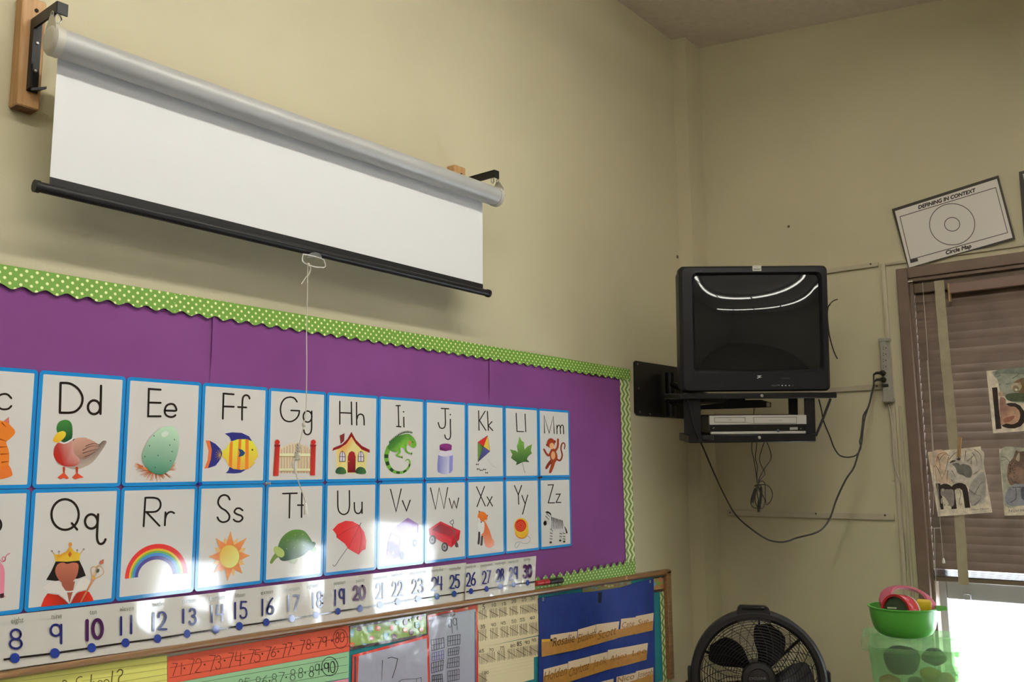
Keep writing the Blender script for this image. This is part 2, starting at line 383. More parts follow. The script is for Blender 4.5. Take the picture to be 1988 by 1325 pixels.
# venetian blinds
M_SLAT = mat('brown_slat', (0.150, 0.104, 0.071), rough=0.5, spec=0.5, noise=(9, 0.22, 4))
M_SLAT2 = mat('brown_slat_sheen', (0.16, 0.115, 0.11), rough=0.28, spec=0.6)
M_TAPE = mat('beige_tape', (0.40, 0.35, 0.24), rough=0.9, noise=(25, 0.12, 3))
M_CORD = mat('white_cord', (0.55, 0.52, 0.44), rough=0.8)
YC = .016
BOTZ = RW.px(1900, 1133, YC).z
def blind(a, b, zb, label, tapes, detail):
    t = T('venetian_blind', label, 'blind', RW, 'brown venetian blinds')
    ztop = WZ1-.02; yc = YC; pitch = .0345; zst = zb+.070
    t.part('headrail', MB().span((a+.0135, .004, ztop-.045), (b-.0135, .055, ztop), .004), M_SLAT)
    n = int(round((ztop-.062-zst)/pitch)); pitch = (ztop-.062-zst)/n; n += 1
    sl = MB(); hw = .0255; tilt = math.radians(63)
    prof = [(-hw, 0), (-hw*.5, .0022), (0, .003), (hw*.5, .0022), (hw, 0)]
    for k in range(n):
        z = ztop-.062-k*pitch; jit = random.uniform(-.0012, .0012)
        # a slat: shallow crowned strip, room-side edge low
        tl = tilt + random.uniform(-.06, .06)
        vs = []
        for x in (a+.0135, b-.0135):
            for (s_, h) in prof:
                vs.append((x, yc - s_*math.cos(tl) - h*math.sin(tl), z+jit - s_*math.sin(tl) + h*math.cos(tl)*0.6))
        for x in (a+.0135, b-.0135):
            for (s_, h) in prof:
                vs.append((x, yc - s_*math.cos(tl) - h*math.sin(tl)+.0009, z+jit - s_*math.sin(tl) + h*math.cos(tl)*0.6))
        fs = [[i, i+1, 6+i, 5+i] for i in range(4)]+[[10+i, 15+i, 16+i, 11+i] for i in range(4)]+[[0,5,15,10],[4,14,19,9]]
        t.part('slat', MB().add(vs, fs), M_SLAT)
    for k in range(7):       # the slats bunched on the bottom rail
        z = zb+.0215+k*.0040
        t.part('slat', MB().span((a+.0135, yc-.024, z), (b-.0135, yc+.024, z+.0012), .0004), M_SLAT2)
    t.part('bottom_rail', MB().span((a+.0135, yc-.025, zb), (b-.0135, yc+.025, zb+.020), .004), M_SLAT)
    for x in tapes:
        t.part('ladder_tape', MB().grid(lambda u, v: Vector((x+(u-.5)*.038+.004*math.sin(v*5), yc-.034+.002*math.sin(v*60), zb-.006+(ztop-zb)*v)), 2, 60), M_TAPE)
    if detail:
        p0 = RW.px(1843, 552, yc-.032); p1 = RW.px(1843, 588, yc-.032)
        t.part('valance', MB().span((p0.x, yc-.05, RW.px(1846, 571, yc-.04).z), (b-.02, yc-.030, RW.px(1846, 551, yc-.04).z), .003), mat('valance_brown', (0.24, .155, .125), rough=.35, noise=(6, .15, 4)))
        t.part('valance_clip', MB().span((p0.x-.003, yc-.054, p1.z), (p0.x+.004, yc-.028, p0.z), .001), mat('tan_clip', (0.40, .27, .13), rough=.5))
        pts = [RW.px(u, v, yc-.05) for u, v in ((1791, 548), (1794, 590), (1798, 640), (1803, 720), (1808, 800), (1812, 868), (1818, 930), (1825, 1010), (1829, 1060), (1831, 1084))]
        i0 = t.part('lift_cord', MB().tube(catmull(pts, 4), .0011, 5), M_CORD)
        t.part('tassel', MB().lathe([(.0015, .016), (.0035, .012), (.006, .002), (.0055, -.004), (.001, -.006)], RW.px(1832, 1092, yc-.05), n=10), mat('tassel_white', (.75, .72, .62), rough=.4), i0)
        pts = [RW.px(u, v, yc-.052) for u, v in ((1800, 700), (1806, 790), (1810, 870), (1813, 935), (1812, 1000))]
        t.part('tilt_cord', MB().tube(catmull(pts, 4), .0011, 5), M_CORD)
        pts = [RW.px(u, v, yc-.045) for u, v in ((1805, 1026), (1826, 1026), (1814, 1027), (1815, 1080), (1817, 1130), (1817, 1190))]
        t.part('tilt_cord', MB().tube(pts, .0012, 5), M_CORD)
        q = RW.px(1767, 547, yc-.04); t.part('bracket', MB().span((q.x-.008, yc-.045, q.z-.0025), (q.x+.010, yc-.04, q.z+.0025)), mat('tassel_white'))
    return t.done()
tp = [RW.px(1847, 830, YC-.034).x, 1.50]
blind(*WIN[0], BOTZ, 'brown venetian blind lowered most of the way in the window beside the television', tp, True)
blind(*WIN[1], 1.27, 'brown venetian blind in the second window from the corner, beyond the view', [1.95, 2.43], False)
blind(*WIN[2], 1.13, 'brown venetian blind in the third window from the corner, beyond the view', [2.88, 3.2], False)
blind(*WIN[3], 0.93, 'brown venetian blind in the window farthest from the corner, beyond the view', [4.2, 5.0], False)
# fluorescent fixtures in two rows parallel to the left wall
M_FIX = mat('fixture_white', (0.75, 0.75, 0.72), rough=0.4)
M_TUBE = mat('lit_tube', (0.9, 0.9, 0.85), emit=((1.0, 0.965, 0.88), LAMP))
M_TUBE2 = mat('dim_tube', (0.9, 0.9, 0.85), emit=((1.0, 0.965, 0.88), LAMP*.55))
M_OFF = mat('unlit_tube', (0.7, 0.7, 0.66), rough=.3)
ROWS = [(-1.55, (-4.25, -3.0, -1.75)), (-3.3, (-5.8, -4.55, -3.3, -2.05)), (-5.0, (-5.8, -4.55, -3.3, -2.05))]
k_ = 0
for yy, xx in ROWS:
    for x in xx:
        zc = ceil_z(yy)-.02
        t = T('ceiling_light', 'white two-tube ceiling fixture, %s from the back, in the row %s' % (('first', 'second', 'third', 'fourth')[xx.index(x)], 'near the alphabet' if yy > -2 else ('mid room' if yy > -4 else 'far from it')), 'light', LW, 'fluorescent fixtures on the ceiling')
        t.part('housing', MB().span((x-.61, yy-.10, zc-.05), (x+.61, yy+.10, zc+.0), .006), M_FIX)
        t.part('end_cap', MB().span((x-.615, yy-.075, zc-.105), (x-.60, yy+.075, zc-.05), .004), M_FIX)
        t.part('end_cap', MB().span((x+.60, yy-.075, zc-.105), (x+.615, yy+.075, zc-.05), .004), M_FIX)
        for dy in (-.042, .042):
            t.part('tube', MB().tube([(x-.595, yy+dy, zc-.082), (x+.595, yy+dy, zc-.082)], .019, 8), (M_TUBE if yy > -2 else M_TUBE2) if (dy > 0 or yy > -2) else M_OFF, label=None if (dy > 0 or yy > -2) else 'unlit tube')
        t.done(); k_ += 1
# ================================================================== projection screen and its brackets
M_PINE = wood_mat('pine_block', (0.42, 0.22, 0.085), (0.56, 0.33, 0.14), (30, 30, 3), .6, .1)
M_PINEEND = mat('pine_end_grain', (0.20, 0.10, 0.045), rough=.8, noise=(60, .3, 4))
M_BLACK = mat('black_steel', (0.0085, 0.008, 0.0085), rough=.42, spec=.35, noise=(20, .3, 3))
M_HOLE = mat('dark_hole', (0.02, 0.012, 0.008), rough=.9)
M_ZINC = mat('zinc', (0.50, 0.49, 0.44), rough=.4, metal=.7)
SCY, SCZ = -.15, 2.517            # screen plane and axis of its case
SX0, SX1 = -3.172, -1.712
def bracket(bx0, bx1, ztop, zbot, armx, armz, label):
    t = T('wall_bracket', label, 'bracket', LW, 'brackets carrying the projection screen')
    b = t.part('wooden_block', MB().span((bx0, -.038, zbot), (bx1, 0, ztop), .003), M_PINE)
    t.part('end_grain', MB().span((bx0+.003, -.0355, zbot-.0006), (bx1-.003, -.002, zbot+.001)), M_PINEEND, b)
    xm = (bx0+bx1)/2
    for z in (ztop-.028, zbot+.045): t.part('bolt_hole', MB().lathe([(.0042, 0), (.0042, .004)], (xm+.004, -.0365, z), 'y', 12), M_HOLE, b)
    ye = SCY-.012
    arm = MB()      # angle-iron arm: wall leg, then a leg out into the room with a turned-down lip
    x0, x1, xw = armx-.012, armx+.012, .0045
    arm.span((x0, -.0425, armz-.155), (x1, -.038, armz+.012), .001)
    arm.prism([(x0, -.042, armz+.012), (x0, -.042, armz-.155), (x0, -.056, armz-.150), (x0, -.056, armz-.014), (x0, ye, armz-.014), (x0, ye, armz+.012)], (xw, 0, 0))
    arm.span((x0, ye, armz+.008), (x1, -.042, armz+.012), .001)
    arm.span((x0, ye-.004, armz-.016), (x1, ye, armz+.012), .001)
    a = t.part('steel_arm', arm, M_BLACK)
    t.part('wing_tab', MB().prism([(x0+.004, -.056, armz-.158), (x1+.006, -.070, armz-.150), (x1, -.042, armz-.150)], (0, 0, .006)), M_BLACK, a)
    for z in (armz-.04, armz-.105): t.part('screw', MB().lathe([(.0035, 0), (.003, .0025), (.0006, .003)], (armx+.003, -.0425, z), 'y', 10, rot=None), M_ZINC, a)
    p = Vector((armx, SCY+.004, armz-.006))
    t.part('hook', MB().tube([p+Vector((.0075*math.cos(a_), 0, -.012+.010*math.sin(a_))) for a_ in [i*2*PI/14 for i in range(14)]], .0016, 6, closed=True), M_ZINC, a)
    return t.done()
bracket(-3.201, -3.150, 2.655, 2.399, -3.170, 2.590, 'black angle bracket on a pine block above the left end of the projection screen')
bracket(-1.794, -1.737, 2.636, 2.385, -1.722, 2.592, 'black angle bracket on a pine block behind the right end of the projection screen')
M_CASE_S = mat('screen_case_grey', (0.44, 0.44, 0.43), rough=.42, metal=.12, spec=.5, noise=(7, .07, 4), bump=(60, .05, .001, 2))
M_CAP = mat('screen_cap_ivory', (0.52, 0.50, 0.43), rough=.5)
M_SCREEN = mat('screen_fabric', (0.80, 0.80, 0.80), rough=.75, spec=.2)
M_BAND = mat('black_band', (0.013, 0.012, 0.012), rough=.5, spec=.35)
t = T('projection_screen', 'white pull-down projection screen in a grey tube case hung above the purple board', 'projection screen', LW)
R_ = .0315
c_ = t.part('case', MB().lathe([(R_, 0), (R_, SX1-SX0)], (SX0, SCY, SCZ), 'x', 40), M_CASE_S)
for xa, dx in ((SX0, -1), (SX1, 1)):
    cap = MB().lathe([(R_+.002, -dx*.006), (R_+.002, dx*.010), (R_-.003, dx*.016), (R_-.010, dx*.018), (.001, dx*.018)], (xa, SCY, SCZ), 'x', 32)
    e_ = t.part('end_cap', cap, M_CAP)
    hx = xa + dx*.012; hz = 2.572
    t.part('hanger_plate', MB().prism([(hx, SCY+.026, SCZ+.016), (hx, SCY+.024, SCZ+.030), (hx, SCY+.007, hz), (hx, SCY-.006, hz), (hx, SCY-.024, SCZ+.030), (hx, SCY-.028, SCZ+.010), (hx, SCY-.020, SCZ+.020), (hx, SCY, SCZ+.026), (hx, SCY+.018, SCZ+.022)], (dx*.002, 0, 0)), M_ZINC, e_)
    q = Vector((hx, SCY+.0005, hz-.002))
    t.part('hanger_ring', MB().tube([q+Vector((0, .006*math.cos(a_), .003+.009*math.sin(a_))) for a_ in [i*2*PI/14 for i in range(14)]], .0014, 6, closed=True), M_ZINC, e_)
t.part('wire_tail', MB().tube([(SX1+.012, SCY-.006, 2.56), (SX1+.018, SCY-.014, 2.548), (SX1+.022, SCY-.012, 2.535), (SX1+.030, SCY-.02, 2.525)], .0012, 5), M_ZINC, 0)
fx0, fx1 = SX0+.006, SX1-.062      # fabric comes off the back of the roller
fx0 = LW.px(112, 110, SCY+.028).x; fx1 = LW.px(937, 450, SCY+.028).x
FY = SCY+.028; zf0, zf1 = 2.505, LW.px(100, 344, SCY+.028).z
ZS = LW.px(100, 344, SCY+.028).z-LW.px(937, 552, SCY+.028).z
fab = t.part('screen_fabric', MB().grid(lambda u, v: Vector((fx0+(fx1-fx0)*u, FY+.0015*math.sin(u*9)*(1-v), zf1+(zf0-zf1)*v - ZS*u*(1-v))), 30, 8), M_SCREEN)
t.part('black_border', MB().grid(lambda u, v: Vector((fx0+(fx1-fx0)*u, FY-.0004, zf1-.03-ZS*u+.03*v)), 30, 2), M_BAND, fab)
bz0, bz1 = LW.px(78, 360, FY-.004).z-.004, LW.px(942, 567, FY-.004).z-.003
bx0, bx1 = LW.px(72, 360, FY-.004).x, LW.px(947, 570, FY-.004).x
bar = t.part('bottom_bar', MB().tube([(bx0, FY-.004, bz0), (bx1, FY-.004, bz1)], .0115, 16), M_BLACK)
t.part('bar_cap', MB().tube([(bx0-.006, FY-.004, bz0), (bx0+.004, FY-.004, bz0)], .0135, 16), M_BAND, bar)
t.part('bar_cap', MB().tube([(bx1-.004, FY-.004, bz1), (bx1+.006, FY-.004, bz1)], .0135, 16), M_BAND, bar)
clr = mat('clear_plastic', (.8, .8, .8), rough=.12, trans=.75, alpha=.55)
KH = (540, 470, 5.3)
d = Draw(LW, KH, off=-(FY-.018))
tab = [d.P(p) for p in [(300+75+75*math.cos(a_), 165-60*math.sin(a_)) for a_ in [PI*i/14 for i in range(15)]]]
t.part('pull_tab', MB().prism(tab, (0, .002, 0)), clr, bar)
hp = [d.P(p) for p in ((300,132),(258,125),(248,165),(250,195),(272,220),(320,238),(380,258),(470,265),(488,250),(482,215),(468,182),(440,170),(370,150))]
t.part('wire_handle', MB().tube(hp, .0016, 7, closed=True), mat('white_wire', (.78, .77, .72), rough=.35), bar)
t.done()
# pull cord
M_STR = mat('cotton_string', (0.66, 0.62, 0.52), rough=.95)
t = T('pull_cord', 'white string tied to the screen handle, hanging over the Gg and Tt cards', 'cord', LW)
yk = FY-.019
def kp(K, pts, y): return [LW.px(K[0]+a/K[2], K[1]+b/K[2], y) for a, b in pts]
K9 = (540, 860, 8.283)
top = kp(KH, [(312, 236), (304, 262), (302, 400), (299, 600), (293, 900), (294, 1325)], yk)
mid = kp((500,740,6.024), [(572, 80), (570, 250), (560, 420), (540, 515), (515, 640), (492, 730)], yk)
mid2 = kp(K9, [(330, 20), (318, 120), (290, 260), (282, 330), (270, 430), (290, 510), (330, 640), (390, 800), (432, 930), (438, 975)], yk)
t.part('string', MB().tube(catmull(top+mid[1:]+mid2[1:], 4), .00145, 6), M_STR)
t.part('loose_tail', MB().tube(catmull(kp(KH, [(312, 236), (335, 268), (318, 330), (282, 370), (242, 434)], yk-.001), 4), .0016, 6), M_STR)
def knot(K, c, r, n=3):
    m = MB(); o = LW.px(K[0]+c[0]/K[2], K[1]+c[1]/K[2], yk)
    for i in range(n):
        ph = i*2.1; m.tube([o+Vector((r*math.cos(a_)*math.cos(ph), r*.8*math.sin(a_), r*1.1*math.cos(a_)*math.sin(ph)+r*.3*math.sin(a_))) for a_ in [j*2*PI/12 for j in range(12)]], .0014, 5, closed=True)
    return m
t.part('knot', knot(KH, (312, 236), .0045), M_STR)
t.part('knot', knot((500,740,6.024), (540, 515), .0045), M_STR)
for c in ((330, 60), (322, 110), (300, 190), (290, 250), (322, 235)): t.part('knot', knot(K9, c, .006), M_STR)
t.part('string_loop', MB().tube(catmull(kp(K9, [(290, 250), (255, 270), (225, 340), (235, 400)], yk-.002), 4), .0014, 5), M_STR)
t.part('toggle', MB().tube(kp(K9, [(278, 300), (272, 400), (280, 500)], yk), [.0028, .0038, .0034], 10), mat('toggle_white', (.82, .80, .74), rough=.35))
b0, b1 = kp(K9, [(437, 970), (448, 1150)], yk)
t.part('cord_pull', MB().tube([b0, b0+(b1-b0)*.15, b1], [.0025, .0045, .0062], 12), MATS['toggle_white'])
t.done()
# ================================================================== purple bulletin board
M_PURPLE = mat('purple_paper', (0.245, 0.068, 0.26), rough=.75, spec=.25, noise=(5, .10, 4), bump=(3.2, .35, .02, 3))
t = T('bulletin_backing', 'purple paper backing of the alphabet bulletin board', 'bulletin board', LW)
zt0, zt1 = LW.px(0, 530).z, LW.px(1215, 730).z
def ztop(x): xa, xb = -3.194, -.65; return zt0+(zt1-zt0)*(x-xa)/(xb-xa)
def zlow(x): return LW.px(0, 1300).z+.002+(LW.px(1303, 1101).z-LW.px(0, 1300).z)*(x+3.137)/2.81
s1, s2 = LW.px(409, 680).x, LW.px(948, 720).x
PX0, PX1 = -3.34, -.655
for k, (a, b) in enumerate(((PX0, s1+.012), (s1, s2+.012), (s2, PX1))):
    of = -.0008-.0004*k
    def sheet_pt(u, v):
        x = a+(b-a)*u*u if k else a+(b-a)*u
        lift = .0035*max(0.0, 1-(x-a)/.03)**2*min(1.0, max(0.0, (v-.80)/.05)) if k else 0.0
        return Vector((x, of-lift-.0010*max(0, math.sin((x-a)*6+k))*math.sin(v*3.1), zlow(x)+(ztop(x)-zlow(x))*v))
    t.part('paper_sheet', MB().grid(sheet_pt, 30, 20), M_PURPLE, recalc=False)
t.done()
GRN0, GRN1 = C(100, 142, 52), C(208, 220, 155)
M_DOTS = pattern_mat('polka_border', GRN0, GRN1, 'dots', (.0223, .0107, .0034, 0), .5)
M_CHEV = pattern_mat('chevron_border', C(112, 138, 70), C(205, 212, 165), 'chevron', (.030, .042, .019, .48), .5)
def scallop(x0, x1, zt, hgt, of, up=False, per=.0475, amp=.0045):
    n = max(8, int((x1-x0)/per*10)); vs = []; fs = []
    for i in range(n+1):
        x = x0+(x1-x0)*i/n; z = zt(x); e = amp*math.sin(2*PI*x/per)
        if not up: vs += [(x, of, z), (x, of-.0025, z-hgt-e)]
        else: vs += [(x, of-.002, z+hgt+e), (x, of, z)]
    for i in range(n): fs.append([2*i, 2*i+1, 2*i+3, 2*i+2])
    k = len(vs); vs2 = [(a, b-.0005, c) for a, b, c in vs]
    return MB().add(vs+vs2, fs+[[q+k for q in f[::-1]] for f in fs]+[[2*i+1, 2*i+3, k+2*i+3, k+2*i+1] for i in range(n)])
zb0, zb1 = LW.px(0, 514).z, LW.px(1221, 718).z
def zb(x): return zb0+(zb1-zb0)*(x+3.194)/(2.547)
j1, j2 = LW.px(330, 575).x, LW.px(760, 640).x
one('border_strip', scallop(-3.34, j1+.01, zb, .047, -.0062), M_DOTS, 'green polka-dot scalloped border strip over the Cc to Ee cards', 'border', group='polka-dot border strips')
one('border_strip', scallop(j1, j2+.01, zb, .047, -.0056), M_DOTS, 'green polka-dot scalloped border strip along the top, below the screen handle', 'border', group='polka-dot border strips')
one('border_strip', scallop(j2, -.645, zb, .047, -.0062), M_DOTS, 'green polka-dot scalloped border strip at the top right of the purple board', 'border', group='polka-dot border strips')
zq0, zq1 = LW.px(1042, 1140, -.006).z, LW.px(1232, 1112, -.006).z
xq0, xq1 = LW.px(1042, 1140, -.006).x, LW.px(1233, 1112, -.006).x
one('border_strip', scallop(xq0-.02, xq1, lambda x: zq0-.03+(zq1-zq0+.02)*(x-xq0)/(xq1-xq0), .058, -.0075, up=True, per=.046, amp=.0085), M_DOTS, 'short green polka-dot border strip at the lower right corner of the purple board', 'border', group='polka-dot border strips')
a, b, c, d_ = LW.px(1203, 736, -.004), LW.px(1221, 728, -.004), LW.px(1233, 1105, -.004), LW.px(1216, 1110, -.004)
one('border_strip', MB().prism([a, b, c, d_], (0, -.0006, 0)), M_CHEV, 'green and cream chevron border strip down the right side of the purple board', 'border', smooth=False, group='chevron border strips')
# ================================================================== alphabet cards
M_CARD = mat('card_laminate', (1,1,1), rough=.06, spec=.6, attr=True, bump=(5, .12, .012, 1))
INK = C(38, 32, 28); WHITE = (0.80, 0.775, 0.74); BLUE = C(30, 125, 190)
K1 = (0, 700, 5.096); K2 = (230, 720, 5.52); K3 = (500, 740, 6.024); K4 = (810, 760, 6.413)
K5 = (0, 930, 4.908); K6 = (220, 930, 5.3); K7 = (500, 920, 6.024); K8 = (810, 920, 6.413)
CARD_X0, PITCHX = -3.1012, 0.2
Z_TOP, Z_MID, Z_BOT = 1.8267, 1.5694, 1.3107
def rrect(x0, x1, z0, z1, r, y, n=4):
    q = []
    for cx, cz, a0 in ((x1-r, z1-r, 0), (x0+r, z1-r, 90), (x0+r, z0+r, 180), (x1-r, z0+r, 270)):
        for i in range(n+1): a = math.radians(a0+90*i/n); q.append((cx+r*math.cos(a), y, cz+r*math.sin(a)))
    return q
def arc(cx, cy, rx, ry, a0, a1, n=16): return [(cx+rx*math.cos(math.radians(a0+(a1-a0)*i/n)), cy-ry*math.sin(math.radians(a0+(a1-a0)*i/n))) for i in range(n+1)]
def card(col, row, label, K, w, letters, picture):
    x0 = CARD_X0+col*PITCHX+.0009; x1 = x0+PITCHX-.0018
    z1, z0 = (Z_TOP, Z_MID+.0006) if row == 0 else (Z_MID-.0006, Z_BOT)
    tilt = random.uniform(-.0006, .0006); y = -.0052-random.uniform(0, .0006)
    t = T('alphabet_card', label, 'alphabet card', LW, 'alphabet cards on the purple board')
    bm_ = MB(); bm_.cc = BLUE; bm_.prism(rrect(x0, x1, z0, z1, .010, y), (0, -.0005, 0)); t.part('card', bm_, M_CARD, smooth=False, attr=True)
    f = MB(); f.cc = WHITE; q = rrect(x0+.0085, x1-.0085, z0+.0085, z1-.0085, .002, y-.0006, 2); f.add(q, [list(range(len(q)))]); t.part('white_panel', f, M_CARD, 0, smooth=False, attr=True)
    off = -y+.0010
    for up_lo in letters:
        d = Draw(LW, K, off)
        for st in up_lo:
            if st[0] == 'o': d.ring(st[1], st[2], st[3], w, INK)
            elif st[0] == '.': d.disc(st[1], w*.65, w*.65, INK, 12)
            elif st[0] == '~': d.stroke(st[1], w, INK, smooth=True)
            else: d.stroke(st, w, INK)
        t.part('letter', d, M_CARD, smooth=False, attr=True)
    d = Draw(LW, K, off); picture(d); t.part('picture', d, M_CARD, smooth=False, attr=True)
    return t.done()
def pic_cat(d):
    o = C(222, 120, 45)
    d.poly([(-150,600),(-60,585),(0,595),(35,602),(60,590),(100,640),(148,695),(140,735),(95,780),(62,812),(82,880),(92,950),(85,1060),(80,1160),(-140,1160),(-160,900),(-120,780)], o, True)
    d.poly([(35,602),(88,560),(92,625)], C(190, 110, 100)); d.poly([(8,1060),(85,1040),(120,1110),(115,1145),(60,1162),(0,1160)], C(215, 112, 50), True)
    for a in (((0,860),(70,855)), ((10,930),(86,925)), ((0,780),(60,800)), ((20,620),(60,660)), ((-60,700),(0,720)), ((20,1010),(86,1000)), ((-80,640),(-30,610)), ((-100,900),(-40,890))): d.stroke(a, (16, 5), C(160, 75, 25))
def pic_duck(d):
    d.poly([(600,1040),(740,1078),(850,1050),(940,985),(1052,818),(1018,798),(960,835),(850,768),(720,780),(560,830),(530,920),(560,1010)], (C(165,150,140), C(70,55,52), (640,1050), (1030,830)), True)
    d.poly([(540,870),(575,815),(650,822),(720,790),(742,900),(790,985),(760,1040),(650,1050),(570,1010),(530,940)], (C(168,42,36), C(190,150,140), (620,880), (680,1060)), True)
    d.poly([(730,790),(790,766),(870,775),(950,815),(975,860),(900,940),(830,980),(770,960),(725,900)], (C(190,145,128), C(135,105,92), (750,900), (950,850)), True)
    for a in (((820,890),(900,850),(975,850)), ((820,920),(900,895),(960,880)), ((850,850),(920,825),(985,835)), ((840,955),(900,930),(940,905))): d.stroke(a, (10, 4), C(92,70,62), True)
    d.poly([(558,680),(575,620),(620,592),(670,592),(706,622),(718,690),(710,775),(660,803),(600,797),(580,740)], (C(64,125,60), C(30,72,45), (620,600), (690,790)), True)
    d.stroke([(570,800),(640,820),(720,778)], 14, C(225,220,212), True)
    d.poly([(525,790),(560,725),(620,700),(652,720),(640,762),(590,806),(545,812)], (C(228,190,60), C(215,160,40), (600,710), (560,800)), True)
    for x in (632, 761):
        d.stroke([(x,1065),(x,1125)], (26,16), C(170,60,40)); d.poly([(x-64,1160),(x,1108),(x+50,1165),(x+28,1178),(x-2,1162),(x-32,1178)] if x < 700 else [(x-50,1160),(x,1112),(x+68,1160),(x+28,1166),(x-14,1178)], C(196,75,48))
def pic_egg(d):
    for k in range(46):
        a = PI*(.02+.96*k/45)+random.uniform(-.08,.08); r = random.uniform(.75,1.05)
        d.stroke([(400+70*math.cos(a),1050+25*math.sin(a)), (400+230*r*math.cos(a), 1035+155*r*math.sin(a)-(35 if abs(math.cos(a)) > .8 else 0))], (9,3), random.choice((C(196,112,60), C(170,85,40), C(215,140,90))))
    for k in range(10):
        s = random.choice((-1,1)); d.stroke([(400+s*140,1040+random.uniform(-20,20)), (400+s*random.uniform(190,228), 990+random.uniform(-10,90))], (8,3), C(190,105,60))
    d.poly([(550,597),(600,608),(636,660),(650,740),(640,850),(610,960),(560,1050),(490,1105),(420,1112),(340,1080),(280,1010),(255,930),(270,850),(330,740),(400,660),(470,612)], (C(178,208,180), C(62,122,100), (500,620), (430,1110)), True)
    d.disc((500,680), 42, 30, C(200,220,200), rot=-.5)
    for p in ((332,806),(283,922),(425,910),(574,868),(558,967),(393,1040),(550,800),(600,740),(380,700)): d.disc(p, 6, 8, C(50,80,72), 8)
def pic_fish(d):
    bl = C(45,48,120); orr = C(228,120,45)
    d.poly([(935,748),(985,752),(1000,850),(990,950),(960,1045),(920,1052),(955,960),(965,860)], C(215,110,60))
    d.poly([(978,752),(1040,785),(1095,840),(1112,890),(1095,950),(1040,1020),(958,1047),(990,950),(1000,850)], bl)
    for a in range(7):
        an = math.radians(100+a*26); d.stroke([(1095,905),(1095+75*math.cos(an)*.8,905-75*math.sin(an)*.9)], (6,2), C(190,150,60))
    d.poly([(1140,675),(1220,662),(1320,668),(1400,705),(1432,758),(1370,745),(1280,742),(1210,756),(1190,710)], bl)
    d.poly([(1190,1035),(1230,1050),(1320,1060),(1365,1062),(1310,1095),(1240,1103),(1150,1098),(1178,1070)], bl)
    d.poly([(1110,860),(1150,838),(1200,762),(1280,736),(1370,735),(1440,760),(1485,840),(1497,920),(1455,972),(1460,995),(1400,1050),(1320,1065),(1230,1055),(1180,1020),(1150,955),(1110,925)], (C(245,212,66), C(236,165,70), (1300,760), (1300,1060)))
    for q in ([(1195,768),(1226,756),(1216,1048),(1180,1020)], [(1288,737),(1318,736),(1302,1063),(1268,1060)], [(1360,735),(1396,740),(1392,1053),(1358,1063)]): d.poly(q, orr)
    d.poly([(1285,838),(1330,850),(1358,882),(1338,912),(1288,927),(1300,880)], C(35,72,110)); d.disc((1435,850), 9, 10, INK, 10)
def pic_gate(d):
    tan, lt, sh = C(222,190,145), C(236,212,175), C(176,140,98)
    for k in range(11):
        x = 272+k*33; tp = 800-58*math.sin(PI*k/10); d.poly([(x-9,1080),(x-9,tp),(x,tp-30),(x+12,tp),(x+12,1080)], tan); d.poly([(x+4,1080),(x+5,tp),(x+12,tp),(x+12,1080)], sh)
    for y0, y1 in ((848,880),(1024,1052)):
        d.poly([(256,y0),(616,y0+2),(614,y1+2),(254,y1)], lt); d.poly([(256,y1),(616,y1+2),(616,y1+9),(256,y1+7)], sh)
    for (x0,x1,xb0,xb1,cx,yb) in ((205,262,183,246,231,1112),(626,682,615,673,653,1106)):
        d.poly([(x0,748),(x1,748),(xb1,yb),(xb0,yb)], (C(150,36,34), C(196,62,50), (x0,900), (x1,910))); d.poly([(x0-10,745),(x1+6,745),(x1,770),(x0-4,770)], C(128,28,28)); d.disc((cx,718), 29, 31, C(186,46,42))
def pic_house(d):
    d.poly([(960,640),(1018,612),(1014,700),(972,740)], C(118,48,48))
    d.poly([(915,800),(1000,740),(1060,680),(1098,615),(1150,700),(1220,765),(1285,810),(1262,1080),(932,1080)], (C(240,200,130), C(226,150,85), (1100,900), (1100,1080)))
    d.poly([(873,818),(886,785),(990,740),(1050,680),(1098,596),(1150,690),(1220,760),(1312,806),(1312,842),(1220,805),(1150,735),(1098,652),(1040,735),(960,790)], C(132,32,36))
    d.poly([(1052,1072),(1055,885),(1072,838),(1102,820),(1134,838),(1148,890),(1145,1072)], (C(150,40,44), C(105,25,34), (1060,900), (1145,1060))); d.disc((1068,942), 6, 6, C(220,180,80), 8)
    for x in (955, 1172):
        q = lambda m: [(x+m,948-m),(x+3+m,872),(x+14+m*.6,835+m*.4),(x+37,818+m),(x+60-m*.6,835+m*.4),(x+74-m,872),(x+73-m,948-m)]
        d.poly(q(0), C(66,56,62)); d.poly(q(8), C(206,200,214)); d.stroke([(x+37,825),(x+37,945)], 7, C(66,56,62)); d.stroke([(x+8,885),(x+68,888)], 7, C(66,56,62))
    for cx in (975, 1208):
        d.poly([(cx-60,1078),(cx-58,1040),(cx-30,1012),(cx+5,1008),(cx+40,1022),(cx+60,1055),(cx+56,1085),(cx,1092)], (C(66,110,62), C(32,64,46), (cx,1010), (cx,1090)), True)
